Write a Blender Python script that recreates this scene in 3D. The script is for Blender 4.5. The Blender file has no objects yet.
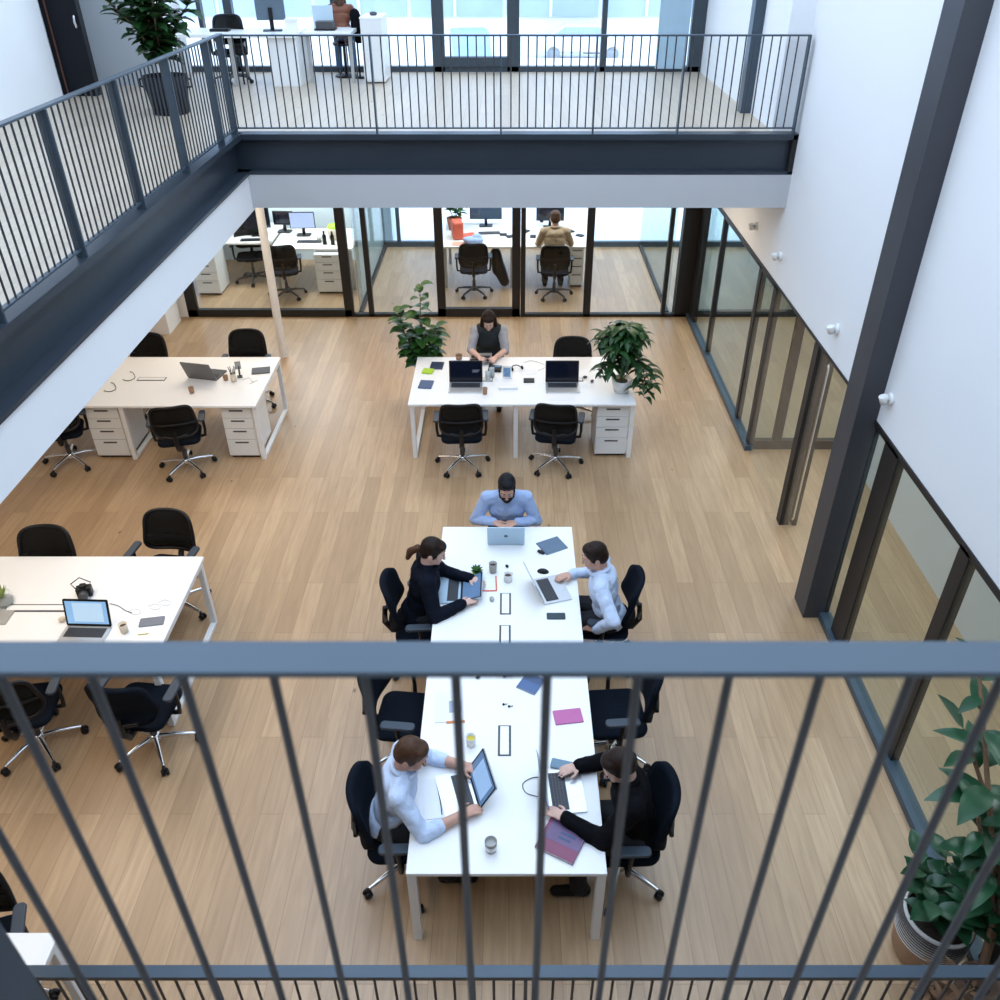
import bpy, bmesh, math, random
from mathutils import Vector, Matrix
random.seed(11)
S = bpy.context.scene
C = S.collection
PI = math.pi
R = math.radians

# ------------------------------------------------------------------ camera
CAM_H, FPX, PITCH, U0, V0 = 5.4, 849.0, R(34.57), 509.0, 500.0
cd = bpy.data.cameras.new('camera')
cd.sensor_width = 36.0
cd.lens = FPX / 1000 * 36.0
cd.shift_x = -0.009
cd.clip_start, cd.clip_end = 0.05, 300
cd.dof.use_dof = True
cd.dof.focus_distance = 7.4
cd.dof.aperture_fstop = 4.5
cam = bpy.data.objects.new('camera', cd)
cam.location = (0, 0, CAM_H)
cam.rotation_euler = (PI / 2 - PITCH, 0, 0)
C.objects.link(cam)
S.camera = cam

# ------------------------------------------------------------------ world, lights, exposure
w = bpy.data.worlds.new('sky')
S.world = w
w.use_nodes = True
bg = w.node_tree.nodes['Background']
bg.inputs[0].default_value = (0.71, 0.88, 1.12, 1)
bg.inputs[1].default_value = 3.15
S.view_settings.view_transform = 'Standard'
S.view_settings.look = 'None'
S.view_settings.gamma = 1
S.view_settings.use_curve_mapping = False
S.view_settings.exposure = -0.13


def area(name, loc, sx, sy, power, col, rot=(0, 0, 0)):
    l = bpy.data.lights.new(name, 'AREA')
    l.shape = 'RECTANGLE'
    l.size, l.size_y = sx, sy
    l.energy, l.color = power, col
    o = bpy.data.objects.new(name, l)
    o.location, o.rotation_euler = loc, rot
    C.objects.link(o)
    return o


WARM, NEUT = (1.0, 0.86, 0.70), (0.86, 0.94, 1.0)
# ceiling lamps under the left gallery, under the far gallery, in the offices; unseen fill added for the rooms behind the right-hand glass
for yy in (2.6, 5.0, 7.2):
    area('gallery_lamp', (-4.0, yy, 2.75), 1.2, 1.2, 27, WARM)
area('gallery_lamp', (-3.9, 10.6, 2.75), 1.6, 1.2, 36, (1, .84, .66))
for xx in (-1.2, 1.4):
    area('gallery_lamp', (xx, 10.8, 2.75), 1.6, 1.0, 32, (1, .83, .64))
for xx, p in ((-3.9, 100), (-0.6, 70), (1.6, 70)):
    area('office_lamp', (xx, 14.6, 2.8), 1.8, 1.2, p, NEUT)
for yy, p in ((3.4, 20), (5.4, 20), (7.6, 20), (10.2, 26), (12.4, 26)):
    area('corridor_fill', (3.6, yy, 2.8), 0.6, 0.9, p, (.93, .98, 1))


# ------------------------------------------------------------------ pixel -> place (for points on a plane of known height, depth or side)
def _ray(u, v):
    a, b = u - U0, V0 - v
    c, s = math.cos(PITCH), math.sin(PITCH)
    return a, FPX * c + b * s, -FPX * s + b * c


def at(u, v, z):
    r = _ray(u, v)
    k = (z - CAM_H) / r[2]
    return Vector((r[0] * k, r[1] * k, z))


def aty(u, v, y):
    r = _ray(u, v)
    k = y / r[1]
    return Vector((r[0] * k, y, CAM_H + r[2] * k))


# ------------------------------------------------------------------ materials
MATS = {}


def mat(name, col, rough=0.5, metal=0.0, noise=0.0, scale=8.0, emit=None, estr=0.0, alpha=1.0, spec=0.5, bump=0.0, coat=0.0, bd=0.004):
    if name in MATS:
        return MATS[name]
    m = bpy.data.materials.new(name)
    m.use_nodes = True
    nt = m.node_tree
    b = nt.nodes['Principled BSDF']
    b.inputs['Base Color'].default_value = (*col, 1)
    b.inputs['Roughness'].default_value = rough
    b.inputs['Metallic'].default_value = metal
    b.inputs['Specular IOR Level'].default_value = spec
    b.inputs['Coat Weight'].default_value = coat
    if alpha < 1:
        b.inputs['Alpha'].default_value = alpha
    if emit:
        b.inputs['Emission Color'].default_value = (*emit, 1)
        b.inputs['Emission Strength'].default_value = estr
    if noise or bump:
        tc = nt.nodes.new('ShaderNodeTexCoord')
        n = nt.nodes.new('ShaderNodeTexNoise')
        n.inputs['Scale'].default_value = scale
        n.inputs['Detail'].default_value = 4
        nt.links.new(tc.outputs['Object'], n.inputs['Vector'])
        if noise:
            mx = nt.nodes.new('ShaderNodeMix')
            mx.data_type = 'RGBA'
            mx.inputs[6].default_value = (*[max(0, x * (1 - noise)) for x in col], 1)
            mx.inputs[7].default_value = (*[min(1, x * (1 + noise)) for x in col], 1)
            nt.links.new(n.outputs['Fac'], mx.inputs[0])
            nt.links.new(mx.outputs[2], b.inputs['Base Color'])
        if bump:
            bp = nt.nodes.new('ShaderNodeBump')
            bp.inputs['Strength'].default_value = bump
            bp.inputs['Distance'].default_value = bd
            nt.links.new(n.outputs['Fac'], bp.inputs['Height'])
            nt.links.new(bp.outputs['Normal'], b.inputs['Normal'])
    MATS[name] = m
    return m


def wood_floor(name, c1, c2, c3, rough=0.4, spec=0.95):
    m = bpy.data.materials.new(name)
    m.use_nodes = True
    nt = m.node_tree
    N, L = nt.nodes.new, nt.links.new
    b = nt.nodes['Principled BSDF']
    tc = N('ShaderNodeTexCoord')
    mp = N('ShaderNodeMapping')
    mp.inputs['Rotation'].default_value = (0, 0, PI / 2)
    L(tc.outputs['Object'], mp.inputs['Vector'])
    br = N('ShaderNodeTexBrick')
    br.offset, br.offset_frequency, br.squash = 0.37, 2, 1.0
    br.inputs['Color1'].default_value = (*c1, 1)
    br.inputs['Color2'].default_value = (*c2, 1)
    br.inputs['Mortar'].default_value = (c2[0] * .55, c2[1] * .5, c2[2] * .45, 1)
    br.inputs['Scale'].default_value = 1
    br.inputs['Mortar Size'].default_value = 0.0018
    br.inputs['Mortar Smooth'].default_value = 0.3
    br.inputs['Bias'].default_value = -0.1
    br.inputs['Brick Width'].default_value = 1.9
    br.inputs['Row Height'].default_value = 0.165
    L(mp.outputs[0], br.inputs['Vector'])
    # grain stretched along the boards
    mp2 = N('ShaderNodeMapping')
    mp2.inputs['Scale'].default_value = (22, 1.6, 1)
    L(tc.outputs['Object'], mp2.inputs['Vector'])
    g = N('ShaderNodeTexNoise')
    g.inputs['Scale'].default_value = 1.3
    g.inputs['Detail'].default_value = 6
    g.inputs['Distortion'].default_value = 0.6
    L(mp2.outputs[0], g.inputs['Vector'])
    rp = N('ShaderNodeValToRGB')
    rp.color_ramp.elements[0].position, rp.color_ramp.elements[1].position = 0.35, 0.68
    L(g.outputs['Fac'], rp.inputs[0])
    mx = N('ShaderNodeMix')
    mx.data_type, mx.blend_type = 'RGBA', 'MIX'
    mx.inputs[7].default_value = (*c3, 1)
    mu = N('ShaderNodeMath')
    mu.operation = 'MULTIPLY'
    mu.inputs[1].default_value = 0.45
    L(rp.outputs[0], mu.inputs[0])
    L(mu.outputs[0], mx.inputs[0])
    L(br.outputs['Color'], mx.inputs[6])
    # knots
    mp3 = N('ShaderNodeMapping')
    mp3.inputs['Scale'].default_value = (2.6, 1.5, 1)
    L(tc.outputs['Object'], mp3.inputs['Vector'])
    vo = N('ShaderNodeTexVoronoi')
    vo.inputs['Scale'].default_value = 1.0
    L(mp3.outputs[0], vo.inputs['Vector'])
    kr = N('ShaderNodeValToRGB')
    kr.color_ramp.elements[0].position, kr.color_ramp.elements[1].position = 0.022, 0.05
    kr.color_ramp.elements[0].color, kr.color_ramp.elements[1].color = (1, 1, 1, 1), (0, 0, 0, 1)
    L(vo.outputs['Distance'], kr.inputs[0])
    k2 = N('ShaderNodeMath')
    k2.operation = 'MULTIPLY'
    k2.inputs[1].default_value = 0.75
    L(kr.outputs[0], k2.inputs[0])
    mk = N('ShaderNodeMix')
    mk.data_type = 'RGBA'
    mk.inputs[7].default_value = (0.09, 0.05, 0.025, 1)
    L(k2.outputs[0], mk.inputs[0])
    L(mx.outputs[2], mk.inputs[6])
    L(mk.outputs[2], b.inputs['Base Color'])
    b.inputs['Roughness'].default_value = rough
    b.inputs['Specular IOR Level'].default_value = spec
    return m


def glass_mat(name, tint=(0.965, 0.985, 0.985), ior=1.5):
    m = bpy.data.materials.new(name)
    m.use_nodes = True
    nt = m.node_tree
    nt.nodes.remove(nt.nodes['Principled BSDF'])
    out = nt.nodes['Material Output']
    t = nt.nodes.new('ShaderNodeBsdfTransparent')
    t.inputs[0].default_value = (*tint, 1)
    g = nt.nodes.new('ShaderNodeBsdfGlossy')
    g.inputs['Roughness'].default_value = 0.02
    lw = nt.nodes.new('ShaderNodeLayerWeight')
    lw.inputs[0].default_value = 0.5
    pw = nt.nodes.new('ShaderNodeMath')
    pw.operation = 'POWER'
    pw.inputs[1].default_value = 4.5
    nt.links.new(lw.outputs['Facing'], pw.inputs[0])
    f = nt.nodes.new('ShaderNodeMath')
    f.operation = 'MULTIPLY_ADD'
    f.inputs[1].default_value, f.inputs[2].default_value = 0.5, 0.02
    nt.links.new(pw.outputs[0], f.inputs[0])
    mx = nt.nodes.new('ShaderNodeMixShader')
    nt.links.new(f.outputs[0], mx.inputs[0])
    nt.links.new(t.outputs[0], mx.inputs[1])
    nt.links.new(g.outputs[0], mx.inputs[2])
    nt.links.new(mx.outputs[0], out.inputs[0])
    return m


FLOOR = wood_floor('oak_floor', (0.53, 0.352, 0.198), (0.385, 0.243, 0.128), (0.285, 0.17, 0.085))
UPFLOOR = wood_floor('oak_floor_pale', (0.56, 0.47, 0.36), (0.50, 0.41, 0.31), (0.42, 0.34, 0.25))
GLASS = glass_mat('glass')
TINT = glass_mat('glass_green', (0.82, 0.875, 0.87))
WALL = mat('white_wall', (0.84, 0.85, 0.86), 0.85, noise=.015, scale=1.5)
FASC = mat('shaded_white_paint', (.52, .53, .54), .85, noise=.02)  # white paint of the far fascia, its shade put into a greyer colour
CEIL = mat('white_plaster', (0.82, 0.82, 0.82), 0.9, noise=.02, scale=2)
GREYW = mat('grey_wall', (0.42, 0.45, 0.48), 0.85, noise=.03)
STEEL = mat('slate_steel', (0.052, 0.076, 0.102), 0.33, 0.25, noise=.12, scale=3)
BEAM = mat('beam_steel', (0.034, 0.046, 0.062), 0.36, 0.25, noise=.12, scale=3)
BAR = mat('baluster_steel', (0.045, 0.05, 0.06), 0.45, 0.2, noise=.1)
COLM = mat('column_steel', (0.05, 0.052, 0.062), 0.5, 0.1, noise=.1, scale=3)
FRAME = mat('dark_frame', (0.012, 0.0115, 0.0125), 0.5, 0.1, noise=.15)
FRAMEB = mat('blue_grey_frame', (0.05, 0.08, 0.11), 0.45, 0.2, noise=.1)
DESK = mat('white_laminate', (0.88, 0.88, 0.87), 0.32, noise=.01)
DESKP = mat('white_metal', (0.80, 0.80, 0.79), 0.4, noise=.02)
PEDM = mat('pedestal_white', (0.76, 0.76, 0.745), 0.45, noise=.02)
BLACK = mat('black_plastic', (0.007, 0.007, 0.009), 0.42, noise=.2, spec=.3)
FABRIC = mat('navy_black_fabric', (0.0035, 0.0065, 0.0125), 0.85, noise=.25, scale=60, bump=.3, spec=.12)
CHROME = mat('chrome', (0.72, 0.72, 0.73), 0.18, 1.0, noise=.05)
MESHF = mat('black_mesh_fabric', (0.006, 0.006, 0.006), 0.7, noise=.2, scale=40, alpha=0.92, spec=.2)
PADM = mat('armrest_pad', (0.03, 0.045, 0.065), 0.5, noise=.1)
ALU = mat('aluminium', (0.62, 0.64, 0.66), 0.3, 0.7, noise=.03)
ALUB = mat('blue_aluminium', (0.42, 0.55, 0.66), 0.35, 0.4, noise=.03)
DKGREY = mat('dark_grey', (0.07, 0.07, 0.075), 0.45, 0.2, noise=.1)
KEYS = mat('key_black', (0.025, 0.03, 0.04), 0.5, noise=.1)
SCR_OFF = mat('screen_off', (0.006, 0.009, 0.02), 0.12, noise=.1)
SCR_BLUE = mat('screen_blue', (0.1, 0.2, 0.35), 0.2, emit=(0.32, 0.58, 0.9), estr=0.75, noise=.2, scale=6)
SCR_DIM = mat('screen_dim', (0.05, 0.1, 0.2), 0.2, emit=(0.16, 0.3, 0.5), estr=0.5, noise=.3, scale=9)
SCR_WIN = mat('screen_window', (0.2, 0.3, 0.4), 0.2, emit=(0.55, 0.75, 0.95), estr=0.8, noise=.1)
CREAM = mat('cream_card', (0.72, 0.62, 0.48), 0.7, noise=.05)
CARD = mat('brown_card', (0.32, 0.19, 0.11), 0.7, noise=.15)
WHITEC = mat('white_ceramic', (0.8, 0.8, 0.78), 0.25, noise=.02)
PAPER = mat('paper', (0.84, 0.85, 0.87), 0.8, noise=.02)
PRINT = mat('print_grey', (0.35, 0.4, 0.5), 0.8, noise=.3, scale=90)
NAVY = mat('navy_cover', (0.05, 0.09, 0.19), 0.55, noise=.12)
SLATE = mat('slate_cover', (0.10, 0.16, 0.24), 0.5, noise=.1)
PINK = mat('pink_cover', (0.50, 0.13, 0.33), 0.55, noise=.08)
MAROON = mat('maroon_cover', (0.22, 0.06, 0.12), 0.5, noise=.2)
PURPLE = mat('purple_cover', (0.15, 0.10, 0.2), 0.5, noise=.25, scale=14)
LIME = mat('lime', (0.40, 0.62, 0.04), 0.5, noise=.1)
REDM = mat('red_orange', (0.72, 0.13, 0.07), 0.5, noise=.1)
YELL = mat('yellow_glaze', (0.62, 0.48, 0.03), 0.35, noise=.1)
GREYC = mat('grey_ceramic', (0.38, 0.37, 0.35), 0.4, noise=.1)
COFFEE = mat('coffee', (0.06, 0.03, 0.015), 0.3, noise=.1)
LEAFD = mat('leaf_dark', (0.018, 0.062, 0.016), 0.38, noise=.5, scale=7, spec=.35)
LEAFM = mat('leaf_mid', (0.028, 0.095, 0.016), 0.4, noise=.5, scale=9, spec=.35)
LEAFB = mat('leaf_blue_green', (0.014, 0.065, 0.026), 0.32, noise=.5, scale=7, spec=.5)
BARK = mat('bark', (0.20, 0.12, 0.07), 0.85, noise=.35, scale=30, bump=.6)
STEM = mat('green_stem', (0.14, 0.2, 0.06), 0.6, noise=.3)
SOIL = mat('soil', (0.035, 0.022, 0.015), 0.95, noise=.6, scale=60, bump=1)
SKIN = mat('skin', (0.58, 0.33, 0.24), 0.5, noise=.06, scale=18)
SKINF = mat('skin_fair', (0.66, 0.42, 0.34), 0.5, noise=.05, scale=18)
LIPS = mat('lips', (0.42, 0.13, 0.11), 0.5, noise=.1)
EYEW = mat('eye_white', (0.75, 0.75, 0.73), 0.3, noise=.02)
EYED = mat('eye_dark', (0.02, 0.012, 0.008), 0.25, noise=.1)
HAIRB = mat('hair_black', (0.008, 0.008, 0.01), 0.5, noise=.5, scale=40, bump=.8, spec=.15)
HAIRD = mat('hair_dark_brown', (0.022, 0.012, 0.009), 0.5, noise=.5, scale=40, bump=.8, spec=.15)
HAIRM = mat('hair_brown', (0.075, 0.036, 0.02), 0.5, noise=.45, scale=35, bump=.8, spec=.2)
SHIRTB = mat('shirt_light_blue', (0.36, 0.47, 0.70), 0.85, noise=.06, scale=13, bump=.6, spec=.2, bd=.03)
SHIRTP = mat('shirt_pale_blue', (0.58, 0.68, 0.86), 0.85, noise=.05, scale=13, bump=.6, spec=.2, bd=.03)
JACKN = mat('jacket_navy', (0.004, 0.006, 0.013), 0.85, noise=.3, scale=12, bump=.5, spec=.12, bd=.02)
JACKB = mat('jacket_black', (0.003, 0.003, 0.0045), 0.85, noise=.3, scale=12, bump=.5, spec=.12, bd=.02)
GREYT = mat('tshirt_grey', (0.36, 0.36, 0.39), 0.85, noise=.08, bump=.3)
BEIGE = mat('shirt_beige', (0.45, 0.32, 0.2), 0.85, noise=.08, bump=.4)
TROUS = mat('trousers_dark', (0.01, 0.011, 0.015), 0.85, noise=.3)
JEANS = mat('jeans_blue', (0.05, 0.13, 0.26), 0.85, noise=.2)
LEATHER = mat('brown_leather', (0.2, 0.065, 0.03), 0.5, noise=.25)
CABLEW = mat('cable_white', (0.7, 0.7, 0.7), 0.5, noise=.05)


# ------------------------------------------------------------------ mesh building
class MB:
    def __init__(s):
        s.v, s.f, s.sm = [], [], []

    def add(s, vs, fs, smooth=False, M=None):
        n = len(s.v)
        for p in vs:
            p = Vector(p)
            s.v.append(M @ p if M is not None else p)
        for f in fs:
            s.f.append([i + n for i in f])
            s.sm.append(smooth)
        return s

    def box(s, x0, x1, y0, y1, z0, z1, M=None):
        vs = [(x, y, z) for x in (x0, x1) for y in (y0, y1) for z in (z0, z1)]
        return s.add(vs, [(0, 1, 3, 2), (4, 6, 7, 5), (0, 4, 5, 1), (2, 3, 7, 6), (0, 2, 6, 4), (1, 5, 7, 3)], False, M)

    def cbox(s, c, sz, M=None):
        return s.box(c[0] - sz[0] / 2, c[0] + sz[0] / 2, c[1] - sz[1] / 2, c[1] + sz[1] / 2, c[2] - sz[2] / 2, c[2] + sz[2] / 2, M)

    def bar(s, a, b, wd, ht):
        """rectangular bar from a to b, wd across, ht in the other direction"""
        a, b = Vector(a), Vector(b)
        d = (b - a).normalized()
        up = Vector((0, 0, 1)) if abs(d.z) < .95 else Vector((0, 1, 0))
        x = d.cross(up).normalized()
        y = x.cross(d)
        vs = [p + x * i * wd / 2 + y * j * ht / 2 for p in (a, b) for i, j in ((-1, -1), (1, -1), (1, 1), (-1, 1))]
        return s.add(vs, [(3, 2, 1, 0), (4, 5, 6, 7), (0, 1, 5, 4), (1, 2, 6, 5), (2, 3, 7, 6), (3, 0, 4, 7)])

    def tube(s, pts, r, n=8, closed=False, M=None):
        pts = [Vector(p) for p in pts]
        k = len(pts)
        rs = r if isinstance(r, (list, tuple)) else [r] * k
        vs, fs = [], []
        px = None
        for i, p in enumerate(pts):
            if closed:
                d = pts[(i + 1) % k] - pts[i - 1]
            else:
                d = pts[min(i + 1, k - 1)] - pts[max(i - 1, 0)]
            d = d.normalized() if d.length else Vector((0, 0, 1))
            if px is None:
                ref = Vector((0, 0, 1)) if abs(d.z) < .9 else Vector((1, 0, 0))
                px = d.cross(ref).normalized()
            else:
                px = (px - d * px.dot(d)).normalized()
            py = d.cross(px)
            for j in range(n):
                a = 2 * PI * j / n
                vs.append(p + (px * math.cos(a) + py * math.sin(a)) * rs[i])
        for i in range(k if closed else k - 1):
            for j in range(n):
                a, b = i * n + j, i * n + (j + 1) % n
                c, d_ = ((i + 1) % k) * n + (j + 1) % n, ((i + 1) % k) * n + j
                fs.append((a, b, c, d_))
        s.add(vs, fs, True, M)
        if not closed:
            s.add(vs[:n], [tuple(reversed(range(n)))], False, M)
            s.add(vs[-n:], [tuple(range(n))], False, M)
        return s

    def lathe(s, prof, n=24, M=None, smooth=True):
        vs, fs = [], []
        for r, z in prof:
            for j in range(n):
                a = 2 * PI * j / n
                vs.append((r * math.cos(a), r * math.sin(a), z))
        for i in range(len(prof) - 1):
            for j in range(n):
                fs.append((i * n + j, i * n + (j + 1) % n, (i + 1) * n + (j + 1) % n, (i + 1) * n + j))
        s.add(vs, fs, smooth, M)
        return s

    def ell(s, c, r, M=None, nu=14, nv=9):
        vs, fs = [(0, 0, -1)], []
        for i in range(1, nv):
            t = -PI / 2 + PI * i / nv
            for j in range(nu):
                a = 2 * PI * j / nu
                vs.append((math.cos(t) * math.cos(a), math.cos(t) * math.sin(a), math.sin(t)))
        vs.append((0, 0, 1))
        for j in range(nu):
            fs.append((0, 1 + (j + 1) % nu, 1 + j))
            fs.append((len(vs) - 1, 1 + (nv - 2) * nu + j, 1 + (nv - 2) * nu + (j + 1) % nu))
        for i in range(nv - 2):
            for j in range(nu):
                a = 1 + i * nu
                fs.append((a + j, a + (j + 1) % nu, a + nu + (j + 1) % nu, a + nu + j))
        T = Matrix.Translation(Vector(c)) @ (M.to_4x4() if M is not None else Matrix()) @ Matrix.Diagonal((*r, 1))
        return s.add(vs, fs, True, T)

    def cap(s, a, ra, b, rb, n=14):
        """tapered capsule, closed"""
        a, b = Vector(a), Vector(b)
        d = b - a
        L = d.length or 1e-5
        q = Vector((0, 0, 1)).rotation_difference(d / L).to_matrix().to_4x4()
        prof = []
        for i in range(5):
            t = -PI / 2 + PI / 2 * i / 4
            prof.append((max(ra * math.cos(t), 1e-4), ra * math.sin(t)))
        for i in range(5):
            t = PI / 2 * i / 4
            prof.append((max(rb * math.cos(t), 1e-4), L + rb * math.sin(t)))
        return s.lathe(prof, n, Matrix.Translation(a) @ q)

    def slab(s, hx, hy, z0, z1, rad, M=None, seg=5):
        """rounded-rectangle slab centred on the origin"""
        o = []
        for cx, cy, a0 in ((hx - rad, hy - rad, 0), (-hx + rad, hy - rad, PI / 2), (-hx + rad, -hy + rad, PI), (hx - rad, -hy + rad, 1.5 * PI)):
            for i in range(seg + 1):
                a = a0 + PI / 2 * i / seg
                o.append((cx + rad * math.cos(a), cy + rad * math.sin(a)))
        return s.prism(o, z0, z1, M)

    def prism(s, o, z0, z1, M=None):
        n = len(o)
        vs = [(x, y, z0) for x, y in o] + [(x, y, z1) for x, y in o]
        fs = [tuple(reversed(range(n))), tuple(range(n, 2 * n))] + [(i, (i + 1) % n, n + (i + 1) % n, n + i) for i in range(n)]
        return s.add(vs, fs, False, M)

    def leaf(s, p, d, up, L, W, droop=0.5, fold=0.25, n=5, tip=1.0):
        """one leaf: a folded, arching blade with a little thickness from its curl"""
        p, d, up = Vector(p), Vector(d).normalized(), Vector(up)
        x = d.cross(up)
        x = x.normalized() if x.length > 1e-3 else Vector((1, 0, 0))
        pts = []
        q = p.copy()
        dd = d.copy()
        for i in range(n + 1):
            t = i / n
            wv = W / 2 * (math.sin(PI * min(1, t ** 0.8 * tip)) + 0.03)
            nrm = x.cross(dd).normalized()
            pts += [q - x * wv + nrm * wv * fold, q, q + x * wv + nrm * wv * fold]
            q = q + dd * (L / n)
            dd = (dd + Vector((0, 0, -droop / n))).normalized()
        fs = []
        for i in range(n):
            a = 3 * i
            fs += [(a, a + 1, a + 4, a + 3), (a + 1, a + 2, a + 5, a + 4)]
        return s.add(pts, fs, True)

    def build(s, name, m, parent=None, bevel=0.0, loc=None, rz=0.0, seg=2):
        me = bpy.data.meshes.new(name)
        me.from_pydata([tuple(v) for v in s.v], [], s.f)
        me.polygons.foreach_set('use_smooth', s.sm)
        me.materials.append(m)
        bm = bmesh.new()
        bm.from_mesh(me)
        bmesh.ops.recalc_face_normals(bm, faces=bm.faces)
        bm.to_mesh(me)
        bm.free()
        o = bpy.data.objects.new(name, me)
        C.objects.link(o)
        if parent:
            o.parent = parent
        if loc is not None:
            o.location = loc
        o.rotation_euler.z = rz
        if bevel:
            b = o.modifiers.new('bevel', 'BEVEL')
            b.width, b.segments, b.limit_method = bevel, seg, 'ANGLE'
        return o


def blob(mb, name, m, parent, voxel, smooth=4, folds=0.0):
    """merge overlapping closed pieces into one continuous skin"""
    o = mb.build('tmp', m)
    r = o.modifiers.new('r', 'REMESH')
    r.mode, r.voxel_size, r.use_smooth_shade = 'VOXEL', voxel, True
    sm = o.modifiers.new('s', 'SMOOTH')
    sm.iterations, sm.factor = smooth, 0.5
    if folds:
        tx = bpy.data.textures.get('folds') or bpy.data.textures.new('folds', 'CLOUDS')
        tx.noise_scale, tx.noise_depth = 0.085, 1
        dp = o.modifiers.new('d', 'DISPLACE')
        dp.texture, dp.strength, dp.mid_level, dp.texture_coords = tx, folds, .5, 'LOCAL'
    dg = bpy.context.evaluated_depsgraph_get()
    dg.update()
    me = bpy.data.meshes.new_from_object(o.evaluated_get(dg))
    me.name = name
    me.materials.clear()
    me.materials.append(m)
    me.polygons.foreach_set('use_smooth', [True] * len(me.polygons))
    bpy.data.objects.remove(o)
    n = bpy.data.objects.new(name, me)
    C.objects.link(n)
    n.parent = parent
    return n


def tag(o, label=None, cat=None, group=None, kind=None):
    for k, v in (('label', label), ('category', cat), ('group', group), ('kind', kind)):
        if v:
            o[k] = v
    return o


def thing(name, label, cat, loc=(0, 0, 0), rz=0.0, group=None, scale=1.0):
    o = bpy.data.objects.new(name, None)
    o.empty_display_size = 0.1
    C.objects.link(o)
    o.location = loc
    o.rotation_euler.z = rz
    o.scale = (scale,) * 3
    return tag(o, label, cat, group)


def clone(o, parent=None):
    c = o.copy()
    C.objects.link(c)
    c.parent = parent
    for ch in list(o.children):
        clone(ch, c)
    return c


def put(o, loc, rz, label=None, group=None, scale=None):
    c = clone(o)
    c.location = loc
    c.rotation_euler.z = rz
    if scale:
        c.scale = (scale,) * 3
    if label:
        c['label'] = label
    if group:
        c['group'] = group
    return c


def struct(name, mb, m, parent=None, bevel=0.0):
    o = mb.build(name, m, parent, bevel)
    if not parent:
        o['kind'] = 'structure'
    return o


def B(*a):
    return MB().box(*a)


def Rx(a): return Matrix.Rotation(a, 4, 'X')
def Ry(a): return Matrix.Rotation(a, 4, 'Y')
def Rz(a): return Matrix.Rotation(a, 4, 'Z')
def T(x, y, z): return Matrix.Translation((x, y, z))


# ================================================================== STRUCTURE
YF, XL, XW, ZU = 9.2, -2.80, 2.915, 3.58        # far gallery edge, left gallery edge, white wall face, upper floor level
YG, YO, YU = 13.1, 16.64, 13.25                # glass office front, outer facade below, outer facade above
XWEST, XEAST, YS, ZR = -7.6, 5.2, -3.2, 7.4
struct('floor', B(XWEST, XEAST, YS, YO, -0.2, 0), FLOOR)
struct('floor_upper_far', B(XWEST, XW, YF + .05, YU, 3.30, ZU), UPFLOOR)
struct('floor_upper_left', B(XWEST, XL - .055, YS, YF + .05, 3.30, ZU), UPFLOOR)
struct('floor_upper_near', B(XL - .05, XW, YS, 0.55, 3.30, ZU), UPFLOOR)
struct('ceiling_lower_far', B(XWEST, XEAST, YF + .06, YO, 2.86, 3.29), CEIL)
struct('ceiling_lower_left', B(XWEST, XL - .02, YS, YF, 2.86, 3.29), CEIL)
struct('ceiling_lower_right', B(XW + .12, XEAST, YS, YF + .06, 2.86, 3.2), CEIL)
# roof round the skylight opening
struct('ceiling_roof_left', B(XWEST, -4.4, YS, YU, ZR, ZR + .2), CEIL)
struct('ceiling_roof_far', B(-4.4, XW, 11.6, YU, ZR, ZR + .2), CEIL)
struct('ceiling_roof_near', B(-4.4, XW, YS, -0.4, ZR, ZR + .2), CEIL)
# walls
struct('wall_right', B(XW, XW + .12, YS, YF + .1, 2.1, ZR), WALL)
struct('wall_right_lower', B(XW, XW + .12, YF + .1, YG, 2.1, 3.29), WALL)
struct('wall_right_upper', B(2.69, XW + .12, YF + .1, YU, ZU, ZR), WALL)
struct('wall_left', B(XWEST - .1, XWEST, YS, YO, 0, ZR), WALL)
struct('wall_near', B(XWEST, XEAST, YS - .1, YS, 0, ZR), WALL)
struct('wall_corridor', B(4.12, 4.22, YS, 8.9, 0, 2.86), WALL)
struct('wall_corridor_far', B(XEAST - .08, XEAST, 8.9, YO, 0, 2.86), WALL)
struct('trim_1', B(XW - .012, XW + .125, YS, YG, 2.075, 2.10), FRAME)
# gallery edge beams: channel section with flanges, white fascia below
def edge_beam(name, along, a, b, face):
    mb = MB()
    if along == 'x':
        mb.box(a, b, face, face + .06, 3.2, ZU)          # web
        mb.box(a, b, face - .09, face + .06, 3.53, 3.585)
        mb.box(a, b, face - .09, face + .06, 3.195, 3.225)
    else:
        mb.box(face - .06, face, a, b, 3.2, ZU)
        mb.box(face - .06, face + .10, a, b, 3.53, 3.585)
        mb.box(face - .06, face + .13, a, b, 3.195, 3.225)
    return struct(name, mb, BEAM)
edge_beam('trim_2', 'x', XL - .06, XW, YF)
edge_beam('trim_3', 'y', 0.55, YF, XL)
edge_beam('trim_4', 'x', XL, XW, 0.62)
struct('trim_5', B(XW - .05, XW, YF - .09, YF + .05, 3.2, ZU), FRAME)
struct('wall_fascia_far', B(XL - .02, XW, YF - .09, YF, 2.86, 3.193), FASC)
struct('wall_fascia_left', B(XL - .02, XL + .105, 0.5, YF, 2.83, 3.193), WALL)
# columns
o = struct('column', B(2.74, 2.97, 5.9, 6.19, 0, ZR), COLM, bevel=.004)
p0 = at(744, 112, ZU)
struct('column_upper', B(p0.x - .06, p0.x + .06, p0.y - .08, p0.y + .08, ZU, ZR), STEEL)
struct('column_white', MB().tube([(-3.35, 11.6, 0), (-3.35, 11.6, 2.86)], .058, 16), DESKP)
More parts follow.
